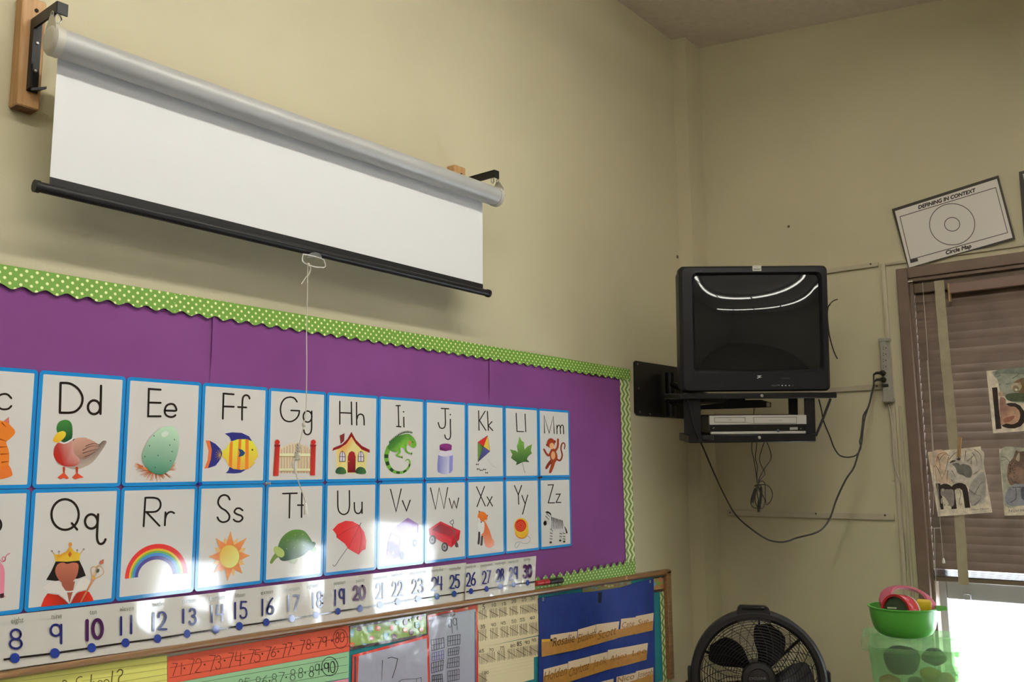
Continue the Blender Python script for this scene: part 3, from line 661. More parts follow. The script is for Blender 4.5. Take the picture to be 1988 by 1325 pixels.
def pic_iguana(d):
    g, g2 = C(104,160,60), C(40,70,40)
    path = [(1535,780),(1508,860),(1510,930),(1535,1000),(1585,1055),(1650,1073),(1715,1062),(1765,1015),(1782,960),(1770,925),(1745,922),(1728,942)]
    d.stroke(path, (58,6), g, True); cp = catmull([Vector(p) for p in path], 5)
    for i0, w_ in ((5,46),(11,40),(17,34),(23,28),(29,22),(36,16)): d.stroke([tuple(p) for p in cp[i0:i0+4]], w_, g2, cap=False)
    for k in range(16):
        a = k/15; x = 1545+260*a; y = 712-118*math.sin(a*PI*.62); d.poly([(x-9,y+14),(x-2,y-16),(x+10,y+10)], g2)
    d.poly([(1525,780),(1560,705),(1620,655),(1700,628),(1770,622),(1820,660),(1852,712),(1855,760),(1825,786),(1785,762),(1762,735),(1730,790),(1680,780),(1655,820),(1600,832),(1555,815)], (C(122,182,66), C(56,110,50), (1780,650), (1620,830)), True)
    for a, w_ in ((((1650,770),(1660,835),(1628,872),(1690,892)),34), (((1728,750),(1738,815),(1765,842),(1802,850)),26)): d.stroke(a, (w_,14), g, True)
    for (x,y) in ((1690,892),(1802,850)):
        for k in (-1,0,1): d.stroke([(x-4,y),(x+(6 if k else 14),y+k*17)], (6,3), g2)
    d.poly([(1768,700),(1795,712),(1785,755),(1765,745)], C(190,130,90), True); d.disc((1815,715), 6, 6, INK, 8)
def pic_jar(d):
    d.poly([(262,795),(290,748),(420,748),(445,795),(440,985),(412,1022),(350,1035),(285,1020),(252,985)], (C(112,112,178), C(196,196,224), (255,900), (400,900)), True)
    d.poly([(266,795),(292,748),(420,748),(440,790),(350,815)], C(206,200,212), True); d.poly([(400,810),(445,800),(440,985),(412,1020),(396,1022)], C(134,134,196))
    d.poly([(278,680),(430,680),(428,732),(350,748),(280,732)], (C(88,28,84), C(128,48,118), (280,700), (430,700))); d.disc((354,680), 76, 28, C(126,48,116))
def pic_kite(d):
    d.poly([(755,635),(875,553),(826,690)], C(200,45,45)); d.poly([(875,553),(906,748),(826,690)], C(238,182,70))
    d.poly([(755,640),(826,690),(756,882)], (C(104,150,66), C(52,76,50), (790,680), (757,870))); d.poly([(826,690),(906,750),(756,882)], (C(84,84,150), C(46,52,84), (880,720), (770,870)))
    for a in (((755,635),(826,690),(906,748)), ((875,553),(826,690),(756,882)), ((755,635),(875,553),(906,748),(756,882),(755,635))): d.stroke(a, 3, C(80,50,40))
    d.stroke([(880,845),(905,895),(950,935),(990,955)], 3, C(150,146,140), True)
    for (x,y) in ((748,912),(760,970),(797,984),(838,975),(865,1015)):
        d.poly([(x-17,y-12),(x,y),(x-14,y+14)], INK); d.poly([(x+17,y-10),(x,y),(x+14,y+13)], INK)
def pic_leaf(d):
    d.stroke([(1308,885),(1325,960),(1342,1018)], 5, C(96,92,80), True)
    d.poly([(1272,562),(1298,612),(1330,640),(1335,728),(1370,690),(1430,660),(1415,740),(1428,775),(1385,810),(1365,845),(1397,886),(1340,880),(1310,885),(1270,905),(1228,923),(1240,885),(1195,855),(1166,830),(1185,790),(1153,725),(1225,740),(1252,762),(1240,682),(1257,640)], (C(120,166,76), C(36,76,42), (1290,600), (1300,900)))
    for a in ((1280,600),(1400,690),(1175,745),(1400,790),(1190,830)): d.stroke([(1308,880), a], (5,2), C(70,116,56))
def pic_monkey(d):
    b, b2 = C(150,62,36), C(120,46,30)
    d.stroke([(1740,850),(1780,862),(1805,800),(1790,720),(1800,660),(1822,645),(1838,670),(1832,718)], (22,14), b2, True)
    d.stroke([(1715,745),(1748,690),(1752,600)], (32,24), b, True); d.stroke([(1680,735),(1640,798),(1610,780),(1578,725)], (32,22), b, True)
    d.stroke([(1700,860),(1680,940),(1655,1008)], (52,32), b, True); d.stroke([(1680,865),(1640,905),(1608,958)], (46,30), b2, True)
    d.poly([(1668,720),(1712,722),(1745,800),(1740,860),(1690,905),(1660,860),(1652,780)], b, True); d.disc((1692,800), 27, 52, C(222,160,110))
    d.disc((1712,628), 14, 18, b2); d.disc((1618,668), 14, 18, b2); d.disc((1664,648), 50, 62, b); d.disc((1676,682), 30, 40, C(224,164,116))
def pic_pig(d):
    d.poly([(-260,860),(-150,790),(-40,785),(20,815),(42,870),(45,960),(38,1100),(36,1130),(-260,1130),(-300,980)], C(226,130,150), True); d.poly([(0,1100),(38,1090),(36,1135),(0,1140)], C(60,40,40))
    d.stroke([(5,775),(20,792),(45,785),(52,760),(35,745),(20,762),(40,785),(60,735),(92,712)], 9, C(205,120,140), True)
def pic_queen(d):
    d.poly([(530,790),(752,772),(790,850),(818,925),(750,952),(530,975),(440,965),(490,880)], C(34,30,30))
    d.poly([(585,980),(715,980),(694,1080),(662,1185),(600,1080)], C(150,84,66))
    d.poly([(526,880),(548,818),(600,800),(640,812),(700,800),(745,815),(745,880),(720,950),(660,1005),(600,1000),(550,950)], (C(178,104,84), C(150,84,66), (640,820), (640,1000)), True)
    d.poly([(388,1224),(420,1140),(455,1092),(540,1098),(600,1140),(652,1195)], (C(150,40,30), C(205,52,38), (600,1110), (420,1200))); d.poly([(672,1190),(720,1100),(790,1058),(850,1080),(880,1130),(892,1166)], (C(140,38,30), C(205,50,36), (700,1150), (870,1140)))
    d.poly([(405,1042),(480,980),(560,975),(640,1090),(662,1195),(560,1108),(450,1095),(458,1068)], C(208,202,196)); d.poly([(660,1195),(690,1090),(760,960),(800,945),(872,980),(840,1020),(832,1062),(735,1085)], C(212,207,200))
    d.stroke([(450,1095),(560,1105),(655,1190)], 4, C(150,140,136), True); d.stroke([(665,1185),(735,1085),(832,1060)], 4, C(150,140,136), True)
    d.poly([(515,718),(570,726),(630,695),(668,640),(710,695),(768,714),(756,780),(640,792),(530,788)], (C(232,178,60), C(196,136,40), (640,700), (640,790))); d.poly([(666,690),(686,720),(664,752),(648,722)], C(176,90,40)); d.disc((670,628), 17, 22, C(206,136,70))
    for a in (((520,722),(495,690)), ((565,722),(562,695)), ((735,706),(735,682)), ((768,712),(798,672))): d.stroke(a, 7, C(190,140,70)); d.disc(a[1], 10, 10, C(140,130,120), 10)
    for k in range(7): d.disc((615+k*13, 1072+6*math.sin(k*PI/6)), 7, 8, C(226,216,206), 10)
    d.stroke([(770,1175),(885,965)], (12,20), C(184,122,84)); d.poly([(872,950),(912,965),(900,925),(885,920)], C(216,160,60))
    for q in ([(890,940),(868,880),(880,842),(915,845)], [(895,945),(925,870),(935,828)], [(905,955),(975,915),(988,880),(960,830),(930,826)], [(893,940),(905,880),(930,826)]): d.stroke(q, 6, C(196,150,90), True)
    d.disc((932,878), 14, 20, C(66,84,60), rot=.5); d.poly([(955,820),(950,790),(990,765),(985,810)], C(180,96,76))
def pic_rainbow(d):
    cols = [(0,.30,C(208,46,40)),(.30,.44,C(230,176,46)),(.44,.57,C(96,158,70)),(.57,.76,C(62,128,190)),(.76,1.0,C(62,52,130))]
    def pt(t, a):
        cx, cy = 441-8*t, 1002-4*t; rx, ry = 321-142*t, 330-165*t; x = -rx*math.cos(a); return (cx+x, cy-ry*math.sin(a)-.09*x)
    for a0, a1, c in cols:
        q = [pt(a0, PI*i/26) for i in range(27)]+[pt(a1, PI*i/26) for i in range(26,-1,-1)]
        d._lay(q, [[i, i+1, 52-i, 53-i] for i in range(26)], c)
def pic_sun(d):
    c = (1195, 802)
    for k, (x, y) in enumerate(((1280,610),(1365,715),(1350,885),(1240,1002),(1098,965),(1030,880),(1045,712),(1145,605))):
        a = math.atan2(y-c[1], x-c[0]); d.poly([(x,y),(c[0]+120*math.cos(a+.4),c[1]+120*math.sin(a+.4)),(c[0]+120*math.cos(a-.4),c[1]+120*math.sin(a-.4))], C(232,176,120))
    for x, y in ((1207,537),(1375,607),(1405,792),(1330,978),(1175,1055),(1035,970),(978,803),(1055,610)):
        a = math.atan2(y-c[1], x-c[0]); d.poly([(x,y),(c[0]+115*math.cos(a+.36),c[1]+128*math.sin(a+.36)),(c[0]+115*math.cos(a-.36),c[1]+128*math.sin(a-.36))], (C(215,96,62), C(232,150,90), c, (x,y)))
    d.disc(c, 110, 125, C(206,150,70), 32); d.disc(c, 100, 116, (C(226,176,86), C(244,214,130), (1110,760), (1260,860)), 32)
def pic_turtle(d):
    d.stroke([(228,955),(195,985),(160,1040)], (60,34), C(112,136,66), True); d.poly([(600,880),(660,850),(688,880),(680,912),(640,915)], C(110,140,70), True); d.poly([(600,860),(640,800),(680,815),(660,860),(620,900)], C(54,84,44), True)
    d.poly([(350,1000),(440,985),(470,1010),(440,1055),(390,1045)], C(160,176,150), True)
    d.poly([(240,850),(290,742),(380,672),(470,655),(550,675),(612,750),(642,820),(600,900),(510,970),(400,1008),(290,1022),(245,965)], (C(92,134,58), C(30,66,44), (430,660), (420,960)), True)
    d.poly([(188,880),(225,850),(300,895),(312,955),(275,982),(215,945)], C(158,178,96), True)
    for p in ((350,780),(440,720),(530,710),(590,780),(340,880),(470,780),(430,870),(540,840)): d.disc(p, 9, 7, C(120,156,86), 8)
def pic_umbrella(d):
    d.stroke([(1060,860),(960,1000),(930,1050),(900,1085),(880,1070)], 10, C(130,124,128), True)
    d.poly([(878,658),(940,590),(1030,552),(1110,560),(1190,600),(1245,680),(1272,780),(1265,885),(1225,900),(1182,950),(1120,915),(1062,880),(1020,820),(930,752),(915,700)], (C(206,40,40), C(214,70,78), (1060,560), (1150,930)))
    for q in (((1195,605),(1080,640),(920,745)), ((1195,605),(1130,740),(1062,880)), ((1195,605),(1215,760),(1182,945))): d.stroke(q, 5, C(150,28,34), True)
    d.stroke([(1195,610),(1210,578)], 8, C(70,60,60))
def pic_van(d):
    v, v2, v3 = C(132,94,160), C(164,134,190), C(98,62,120)
    d.poly([(1758,517),(1880,592),(1665,745),(1560,690),(1640,600)], (v, v2, (1800,540), (1620,700))); d.poly([(1665,745),(1880,592),(1874,770),(1672,965)], v2)
    d.poly([(1510,950),(1525,790),(1560,690),(1665,745),(1672,965),(1600,1008)], v); d.poly([(1540,775),(1565,705),(1655,750),(1650,830)], C(200,192,214)); d.poly([(1515,900),(1530,790),(1655,850),(1665,930),(1600,980)], v3)
    for q in ([(1690,760),(1750,715),(1745,800),(1690,840)], [(1765,705),(1840,650),(1835,740),(1762,795)]): d.poly(q, C(206,198,220))
    d.stroke([(1512,960),(1600,1005),(1670,960)], 12, C(150,144,158)); d.disc((1585,930), 9, 14, C(220,214,226)); d.disc((1690,960), 26, 48, C(70,62,76)); d.disc((1840,812), 24, 44, C(70,62,76)); d.disc((1840,812), 12, 22, C(190,186,196)); d.stroke([(1876,600),(1874,690)], 8, C(70,50,80))
def pic_wagon(d):
    d.disc((490,890), 22, 30, C(80,74,78)); d.poly([(146,690),(290,595),(538,712),(430,822)], C(196,46,58)); d.poly([(185,700),(292,622),(500,716),(428,795)], (C(120,24,34), C(176,60,72), (230,680), (480,720)))
    d.poly([(146,690),(430,820),(425,922),(155,765)], (C(196,44,56), C(206,62,74), (150,720), (430,880))); d.poly([(430,820),(538,712),(522,822),(425,922)], C(180,38,50))
    for cx, cy in ((192,825),(343,915)): d.disc((cx,cy), 41, 58, C(66,62,66)); d.disc((cx-4,cy), 27, 40, C(150,146,150)); d.disc((cx-5,cy), 9, 13, C(80,76,80))
    d.stroke([(436,632),(470,770),(508,912)], (9,14), C(96,88,88), True); d.stroke([(404,606),(446,575),(455,620),(432,634)], 7, C(90,82,84), closed=True)
def pic_fox(d):
    d.disc((902,862), 58, 64, C(222,140,116)); d.poly([(835,600),(870,640),(912,740),(930,830),(900,900),(850,905),(822,790),(800,765),(832,700)], (C(206,104,50), C(222,138,112), (850,620), (900,880)), True)
    d.poly([(768,600),(832,602),(830,720),(792,752),(758,680)], C(214,210,208), True)
    for a in (((772,735),(770,800),(763,872)), ((808,785),(804,840),(799,886))): d.stroke(a, (24,28), C(70,62,64), True)
    d.poly([(765,460),(790,478),(768,510)], C(90,50,40)); d.poly([(882,513),(862,520),(870,555)], C(90,50,40)); d.poly([(750,545),(765,490),(800,472),(845,490),(872,530),(868,575),(848,604),(800,592),(762,565)], (C(226,120,44), C(200,96,46), (800,480), (830,600)), True)
    d.poly([(752,540),(775,560),(790,590),(765,580)], C(222,216,210)); d.poly([(830,585),(866,570),(850,606)], C(232,190,150)); d.disc((797,604), 9, 10, C(80,46,36), 10)
def pic_yoyo(d):
    d.stroke([(1360,775),(1398,792),(1406,830),(1385,862),(1330,872),(1275,852),(1230,868),(1217,905),(1232,930),(1255,905),(1275,870)], 4, C(120,112,106), True)
    d.disc((1300,722), 84, 92, C(196,116,40), 28); d.disc((1300,708), 84, 92, C(232,168,50), 28); d.disc((1293,655), 88, 102, C(234,172,54), 28); d.disc((1286,648), 70, 78, C(190,44,34), 28)
    d.stroke([(1286+(8+50*k/26)*math.cos(k*.62), 650+(9+56*k/26)*math.sin(k*.62)) for k in range(27)], 8, C(222,92,60), True)
def pic_zebra(d):
    g = C(190,188,188)
    for a in (((1670,690),(1668,780),(1662,865)), ((1785,700),(1788,770),(1780,838)), ((1818,680),(1828,770),(1830,850))): d.stroke(a, (34,18), g, True)
    d.poly([(1578,620),(1590,545),(1612,490),(1650,475),(1680,532),(1730,570),(1795,580),(1828,640),(1842,700),(1800,722),(1760,702),(1700,716),(1660,702),(1640,645),(1612,635)], g, True)
    for x in range(8):
        a = 1680+x*19; d.stroke([(a-8,545+x*6),(a,610+x*4),(a-6,690)], (11,4), INK, True)
    for q in (((1610,500),(1655,540)), ((1600,530),(1640,575)), ((1640,490),(1672,530)), ((1660,690),(1690,720)), ((1590,590),(1620,600))): d.stroke(q, (8,4), INK)
    d.poly([(1590,480),(1625,468),(1660,490),(1672,520),(1640,500),(1612,492)], INK); d.disc((1592,620), 21, 28, INK); d.stroke([(1838,665),(1852,700),(1862,738)], (8,20), INK, True)
    for (x,y) in ((1668,740),(1668,775),(1666,810),(1788,745),(1786,780),(1826,740),(1829,780),(1830,812)): d.stroke([(x-14,y),(x+14,y+8)], 7, INK)
    for (x,y) in ((1662,858),(1780,835),(1830,848)): d.disc((x,y), 15, 13, INK, 12)
S_ = '~'
CARDS = [
 (-1,0,'blue-edged alphabet card with an orange striped cat, cut off at the left edge',K1,20,[[(S_,[(-110,300),(-170,260),(-240,300),(-270,400),(-240,480),(-170,510),(-110,470)])],[(S_,[(112,375),(80,342),(45,333),(0,345),(-25,380),(-30,415),(-20,455),(10,480),(45,486),(85,478),(112,452)])]],pic_cat),
 (0,0,'blue-edged Dd alphabet card with a green-headed duck',K1,24,[[[(600,224),(592,518)],(S_,[(600,224),(690,230),(765,275),(808,340),(816,395),(798,455),(750,503),(690,519),(592,518)])],[('o',(930,465),60,68),[(1000,252),(994,530)]]],pic_duck),
 (1,0,'blue-edged Ee alphabet card with a speckled green egg on straw',K2,22,[[[(452,205),(326,196),(318,490),(452,490)],[(325,343),(452,346)]],[(S_,[(500,428),(560,430),(618,428),(612,390),(590,363),(555,358),(517,375),(498,415),(498,455),(520,485),(560,498),(592,492),(610,478)])]],pic_egg),
 (2,0,'blue-edged Ff alphabet card with a yellow and orange striped fish',K2,20,[[[(1235,255),(1126,246),(1118,516)],[(1122,384),(1236,388)]],[(S_,[(1405,300),(1396,276),(1370,263),(1343,275),(1330,312),(1325,420),(1324,526)]),[(1282,391),(1370,395)]]],pic_fish),
 (3,0,'blue-edged Gg alphabet card with a picket gate between red posts, behind the cord',K3,18,[[(S_,[(462,245),(430,203),(380,190),(322,207),(282,260),(268,335),(282,412),(322,463),(385,476),(440,452),(478,405),(490,352)]),[(490,350),(392,346)]],[('o',(585,418),50,65),(S_,[(634,355),(633,460),(632,560),(617,612),(582,629),(552,612),(541,575)])]],pic_gate),
 (4,0,'blue-edged Hh alphabet card with a yellow house under a red roof',K3,16,[[[(962,241),(962,506)],[(1097,248),(1102,512)],[(962,372),(1100,378)]],[[(1157,252),(1160,516)],(S_,[(1160,450),(1178,402),(1208,389),(1236,406),(1245,450),(1247,516)])]],pic_house),
 (5,0,'blue-edged Ii alphabet card with a green curly-tailed iguana',K3,14,[[[(1620,290),(1668,290)],[(1645,290),(1652,535)],[(1627,532),(1676,536)]],[('.',(1708,362)),[(1710,425),(1713,540)]]],pic_iguana),
 (6,0,'blue-edged Jj alphabet card with a purple-lidded jar',K4,14,[[[(300,215),(392,220)],(S_,[(348,218),(350,310),(352,400),(340,448),(310,464),(280,448),(262,392)])],[('.',(412,292)),(S_,[(413,350),(414,450),(416,550),(403,592),(380,600),(356,585),(342,545)])]],pic_jar),
 (7,0,'blue-edged Kk alphabet card with a four-coloured kite',K4,13,[[[(764,245),(770,486)],[(845,250),(775,365),(855,488)]],[[(874,252),(885,488)],[(930,380),(885,428),(940,490)]]],pic_kite),
 (8,0,'blue-edged Ll alphabet card with a green maple leaf',K4,12,[[[(1232,275),(1243,501),(1325,504)]],[[(1342,285),(1352,506)]]],pic_leaf),
 (9,0,'blue-edged Mm alphabet card with a brown dancing monkey',K4,11,[[[(1585,522),(1578,303),(1642,522),(1695,312),(1705,526)]],[[(1738,425),(1741,532)],(S_,[(1741,470),(1750,436),(1766,424),(1779,440),(1782,480),(1784,530)]),(S_,[(1782,470),(1790,434),(1806,422),(1818,438),(1821,480),(1823,532)])]],pic_monkey),
 (-1,1,'blue-edged alphabet card with a pink pig, cut off at the left edge',K5,22,[[[(-260,210),(-270,500)],(S_,[(-260,215),(-180,225),(-150,290),(-180,355),(-265,362)])],[('o',(-46,440),58,66),[(-108,375),(-112,600)]]],pic_pig),
 (0,1,'blue-edged Qq alphabet card with a crowned queen in a red gown',K5,23,[[('o',(620,342),130,146),[(685,425),(735,485)]],[('o',(870,408),60,68),(S_,[(935,340),(928,460),(925,565),(940,612),(965,622),(990,608),(1006,578)])]],pic_queen),
 (1,1,'blue-edged Rr alphabet card with a rainbow',K6,20,[[[(330,196),(312,490)],(S_,[(330,196),(420,197),(468,215),(487,260),(475,308),(430,340),(330,343)]),[(342,345),(475,485)]],[[(537,346),(530,480)],(S_,[(533,420),(545,375),(570,348),(600,342),(626,355)])]],pic_rainbow),
 (2,1,'blue-edged Ss alphabet card with an orange sun',K6,19,[[(S_,[(1198,215),(1180,182),(1140,168),(1096,190),(1078,248),(1108,298),(1160,332),(1195,382),(1180,430),(1130,448),(1090,430),(1072,398)])],[(S_,[(1330,326),(1300,305),(1265,310),(1246,343),(1275,366),(1315,381),(1330,410),(1300,440),(1260,438),(1238,420)])]],pic_sun),
 (3,1,'blue-edged Tt alphabet card with a green turtle, behind the cord end',K7,18,[[[(295,235),(462,230)],[(378,235),(372,518)]],[[(518,225),(515,511)],[(470,370),(566,370)]]],pic_turtle),
 (4,1,'blue-edged Uu alphabet card with a red umbrella',K7,16,[[(S_,[(937,205),(938,300),(940,390),(957,450),(1005,479),(1055,455),(1074,390),(1075,300),(1074,200)])],[(S_,[(1132,340),(1133,400),(1142,445),(1170,468),(1203,455),(1220,415)]),[(1222,335),(1222,466)]]],pic_umbrella),
 (5,1,'blue-edged Vv alphabet card with a purple van',K7,14,[[[(1555,185),(1620,444),(1680,180)]],[[(1695,318),(1742,437),(1785,312)]]],pic_van),
 (6,1,'blue-edged Ww alphabet card with a red pull wagon',K8,13,[[[(165,180),(228,444),(272,178),(333,437),(380,175)]],[[(398,310),(432,432),(457,340),(490,430),(516,305)]]],pic_wagon),
 (7,1,'blue-edged Xx alphabet card with a sitting fox',K8,12,[[[(738,165),(848,405)],[(838,160),(745,412)]],[[(870,290),(938,405)],[(932,288),(872,405)]]],pic_fox),
 (8,1,'blue-edged Yy alphabet card with a red and yellow yo-yo',K8,12,[[[(1210,150),(1259,265),(1265,382)],[(1300,148),(1259,265)]],[[(1303,272),(1342,372)],[(1375,268),(1312,506)]]],pic_yoyo),
 (9,1,'blue-edged Zz alphabet card with a striped zebra',K8,12,[[[(1628,142),(1695,140),(1632,365),(1710,365)]],[[(1728,258),(1780,256),(1730,359),(1788,360)]]],pic_zebra)]
for cdef in CARDS: card(*cdef)
# push pins between the cards
def pin(u, v, m, label, side):
    o = LW.px(u, v, -.006); dv = Vector((side, -.9, .1)).normalized(); mb = MB()
    for r0, r1, h0, h1 in ((.0006, .0006, -.002, .004), (.0042, .0042, .004, .006), (.0026, .0022, .006, .013), (.0042, .0044, .013, .016)):
        mb.tube([o+dv*h0, o+dv*h1], [r0, r1], 10)
    one('push_pin', mb, m, label, 'push pin', LW, 'push pins between the alphabet cards')
M_PINB = mat('pin_blue', (0.03, 0.03, 0.30), rough=.25); M_PINC = mat('pin_clear', (.75, .72, .72), rough=.1, trans=.4)
pin(382, 941, M_PINB, 'dark blue push pin below the egg and fish cards', 0.05)
pin(513.5, 940, M_PINC, 'clear push pin below the fish and gate cards', .5)
pin(731, 936, M_PINB, 'dark blue push pin below the house and iguana cards', .75)
pin(1044.5, 928, mat('pin_black', (.02, .02, .03), rough=.3), 'small dark push pin below the leaf and monkey cards', .2)
# ================================================================== number strips
M_NUM = mat('number_laminate', (1,1,1), rough=.06, spec=.6, attr=True, bump=(7, .16, .02, 1))
E1 = (0, 1130, 5.68); E2 = (330, 1100, 5.373); E3 = (660, 1060, 4.97)
NAVY, PLUM, GREY, DOT = C(38,42,105), C(72,32,80), C(110,112,98), C(42,62,140)
NUMS = { # crop, digits [(ch, x0, x1, y0, y1)], dot, word, word baseline a, b
 8:(E1,[('8',110,240,528,738)],(165,843,54,56),'eight',(120,462),(260,447),42), 9:(E1,[('9',560,682,475,680)],(605,790,54,56),'nine',(568,415),(682,403),42),
 10:(E1,[('1',945,978,430,645),('0',1025,1128,420,622)],(1012,730,48,52),'ten',(990,365),(1066,357),40), 11:(E1,[('1',1320,1352,392,585),('1',1430,1465,378,570)],(1385,675,45,50),'eleven',(1323,328),(1476,312),34),
 12:(E1,[('1',1680,1706,348,540),('2',1748,1835,338,525)],(1738,628,42,48),'twelve',(1680,276),(1816,262),34),
 13:(E2,[('1',128,150,452,590),('3',205,268,445,605)],(180,705,35,44),'thirteen',(125,390),(268,372),32), 14:(E2,[('1',428,446,410,582),('4',490,556,402,570)],(480,660,36,42),'fourteen',(415,360),(568,340),32),
 15:(E2,[('1',670,692,382,548),('5',735,800,372,540)],(725,625,36,42),'fifteen',(678,328),(783,314),30), 16:(E2,[('1',955,975,348,510),('6',1015,1080,335,500)],(1005,585,34,40),'sixteen',(950,298),(1076,280),30),
 17:(E2,[('1',1228,1246,310,470),('7',1285,1346,306,465)],(1272,545,34,38),'seventeen',(1195,265),(1352,244),28), 18:(E2,[('1',1486,1504,282,435),('8',1540,1590,270,425)],(1523,510,32,37),'eighteen',(1430,232),(1545,215),28),
 19:(E2,[('1',1716,1734,250,405),('9',1768,1820,240,392)],(1753,470,27,36),'nineteen',(1710,197),(1828,180),27), 20:(E3,[('2',132,178,392,520),('0',192,242,388,512)],(195,605,27,34),'twenty',(152,360),(238,345),27),
 21:(E3,[('2',352,398,368,512),('1',408,422,360,505)],(388,572,27,34),'twenty-one',(322,333),(455,312),24), 22:(E3,[('2',510,552,352,490),('2',568,608,345,480)],(562,542,26,34),'twenty-two',(495,303),(615,285),23),
 23:(E3,[('2',706,748,330,460),('3',762,804,322,452)],(755,515,25,32),'twenty-three',(680,283),(830,262),22), 24:(E3,[('2',890,935,308,435),('4',945,985,300,425)],(938,490,24,31),'twenty-four',(882,258),(1000,242),22),
 25:(E3,[('2',1063,1105,288,412),('5',1115,1152,282,405)],(1103,465,23,30),'twenty-five',(1055,242),(1166,226),21), 26:(E3,[('2',1222,1260,266,390),('6',1268,1306,260,380)],(1265,440,22,29),'twenty-six',(1218,222),(1312,208),21),
 27:(E3,[('2',1376,1412,248,366),('7',1420,1452,242,358)],(1415,418,20,28),'twenty-seven',(1355,207),(1470,190),20), 28:(E3,[('2',1513,1545,230,346),('8',1552,1580,225,338)],(1550,395,19,27),'twenty-eight',(1498,188),(1596,174),20),
 29:(E3,[('2',1637,1668,214,328),('9',1682,1713,206,320)],(1678,375,19,26),'twenty-nine',(1628,172),(1722,157),19), 30:(E3,[('3',1774,1806,194,308),('0',1814,1846,190,300)],(1812,358,18,26),'thirty',(1772,152),(1838,142),19)}
def num_strip(nums, tl, tr, br, bl, off, label, lean=0.0):
    t = T('number_strip', label, 'number strip', LW, 'laminated number strips')
    P = [LW.px(u, v, -off) for u, v in (tl, tr, br, bl)]; sm = MB(); sm.cc = (0.74, .715, .655)
    n = 14; front = []
    for j in (0, 1):
        for i in range(n+1):
            a = P[0].lerp(P[1], i/n) if j == 0 else P[3].lerp(P[2], i/n); front.append(a+Vector((0, -.0014*math.sin(i*1.7+j)*(1 if 0 < i < n else 0), 0)))
    sm.add(front, [[i, i+1, n+2+i, n+1+i] for i in range(n)]); t.part('strip', sm, M_NUM, attr=True, recalc=False)
    of2 = off+.0022; dots = []
    for k in nums:
        K, dg, dt, wd, wa, wb, hh = NUMS[k]
        d = Draw(LW, K, of2)
        for (ch, x0, x1, y0, y1) in dg: digit(d, ch, x0, x1, y0, y1, (38 if k in (10,) else 25) * (K[2]/5.68) * (1.0 if k < 14 else (.8 if k < 20 else (.62 if k not in (20,30) else 1.0))), PLUM if k % 10 == 0 else NAVY)
        t.part('numeral', d, M_NUM, smooth=False, attr=True)
        d = Draw(LW, K, of2); text(d, wd, wa, wb, hh*1.45, GREY); t.part('word', d, M_NUM, smooth=False, attr=True)
        d = Draw(LW, (0,0,1), of2+.0003); d.disc((K[0]+dt[0]/K[2], K[1]+dt[1]/K[2]), dt[2]/K[2], dt[3]/K[2], DOT, 24); t.part('dot', d, M_NUM, smooth=False, attr=True)
        dots.append((K[0]+dt[0]/K[2], K[1]+dt[1]/K[2]))
    d = Draw(LW, (0,0,1), of2-.0002)
    s0, s1_ = Vector(dots[0]), Vector(dots[-1]); e = (s1_-s0).normalized(); w0, w1 = nums[0], nums[-1]
    a = (max(tl[0], s0.x-22), s0.y-e.y/e.x*min(22, s0.x-tl[0])) ; b = (min(tr[0], s1_.x+20), s1_.y+e.y/e.x*min(20, tr[0]-s1_.x))
    d.stroke([a]+dots+[b], (4.2 if w0 < 12 else 3.2 if w0 < 20 else 2.4, 3.2 if w0 < 12 else 2.2), INK, cap=False); t.part('number_line', d, M_NUM, smooth=False, attr=True)
    if lean:            # this strip stands away from the wall at its foot
        for p in t.parts:
            for v in p[1].v: w_ = v-CAM; v += w_*(-lean*max(0.0, 1.29-v.z)/w_.y)
    t.done()
num_strip(range(8, 15), (-40, 1201), (441, 1149), (444, 1238), (-40, 1308), .0078, 'white laminated number strip showing eight to fourteen on the wooden rail')
num_strip(range(15, 26), (438, 1148), (905, 1093), (905, 1168), (441, 1237), .0070, 'white laminated number strip showing fifteen to twenty-five')
num_strip(range(26, 31), (905, 1096), (1041, 1080), (1038, 1146), (903, 1166), .0078, 'short white laminated number strip showing twenty-six to thirty', .065)
# ================================================================== framed board below
M_OAK = wood_mat('oak_rail', (0.21, 0.105, 0.04), (0.34, 0.185, 0.075), (2.5, 40, 40), .38, .5)
M_PRINT = mat('paper_print', (1,1,1), rough=.7, spec=.3, attr=True)
M_GLOSSP = mat('pocket_print', (1,1,1), rough=.12, spec=.55, attr=True, bump=(14, .3, .01, 2))
M_TEAL = mat('teal_paper', C(24,118,125), rough=.75)
t = T('framed_board', 'oak-framed board covered in teal paper below the alphabet', 'board', LW)
RO = .024
A0, A1 = LW.px(0, 1309, -RO), LW.px(1303, 1106, -RO); B0, B1 = LW.px(0, 1324, -RO), LW.px(1296, 1118, -RO)
def rail_z(P0, P1, x): return P0.z+(P1.z-P0.z)*(x-P0.x)/(P1.x-P0.x)
XA, XB = -3.34, A1.x
mb = MB(); prof = []
n = 24
for i in range(n+1):
    x = XA+(XB-XA)*i/n; zt, zb_ = rail_z(A0, A1, x), rail_z(B0, B1, x); h = zt-zb_
    mb.v += [Vector((x, y, z)) for y, z in ((-.0005, zt), (-.012, zt+.0005), (-.020, zt-.12*h), (-RO, zt-.35*h), (-RO, zt-.62*h), (-.019, zb_+.12*h), (-.012, zb_), (-.0005, zb_))]
for i in range(n):
    for j in range(8): mb.f.append([i*8+j, i*8+(j+1) % 8, (i+1)*8+(j+1) % 8, (i+1)*8+j]); mb.c.append([(1,1,1)]*4)
mb.f += [list(range(8)), [n*8+j for j in range(8)][::-1]]; mb.c += [[(1,1,1)]*8]*2
t.part('top_rail', mb, M_OAK)
zb_ = rail_z(A0, A1, XB); rw = LW.px(1305, 1150, -RO).x-LW.px(1296.5, 1150, -RO).x
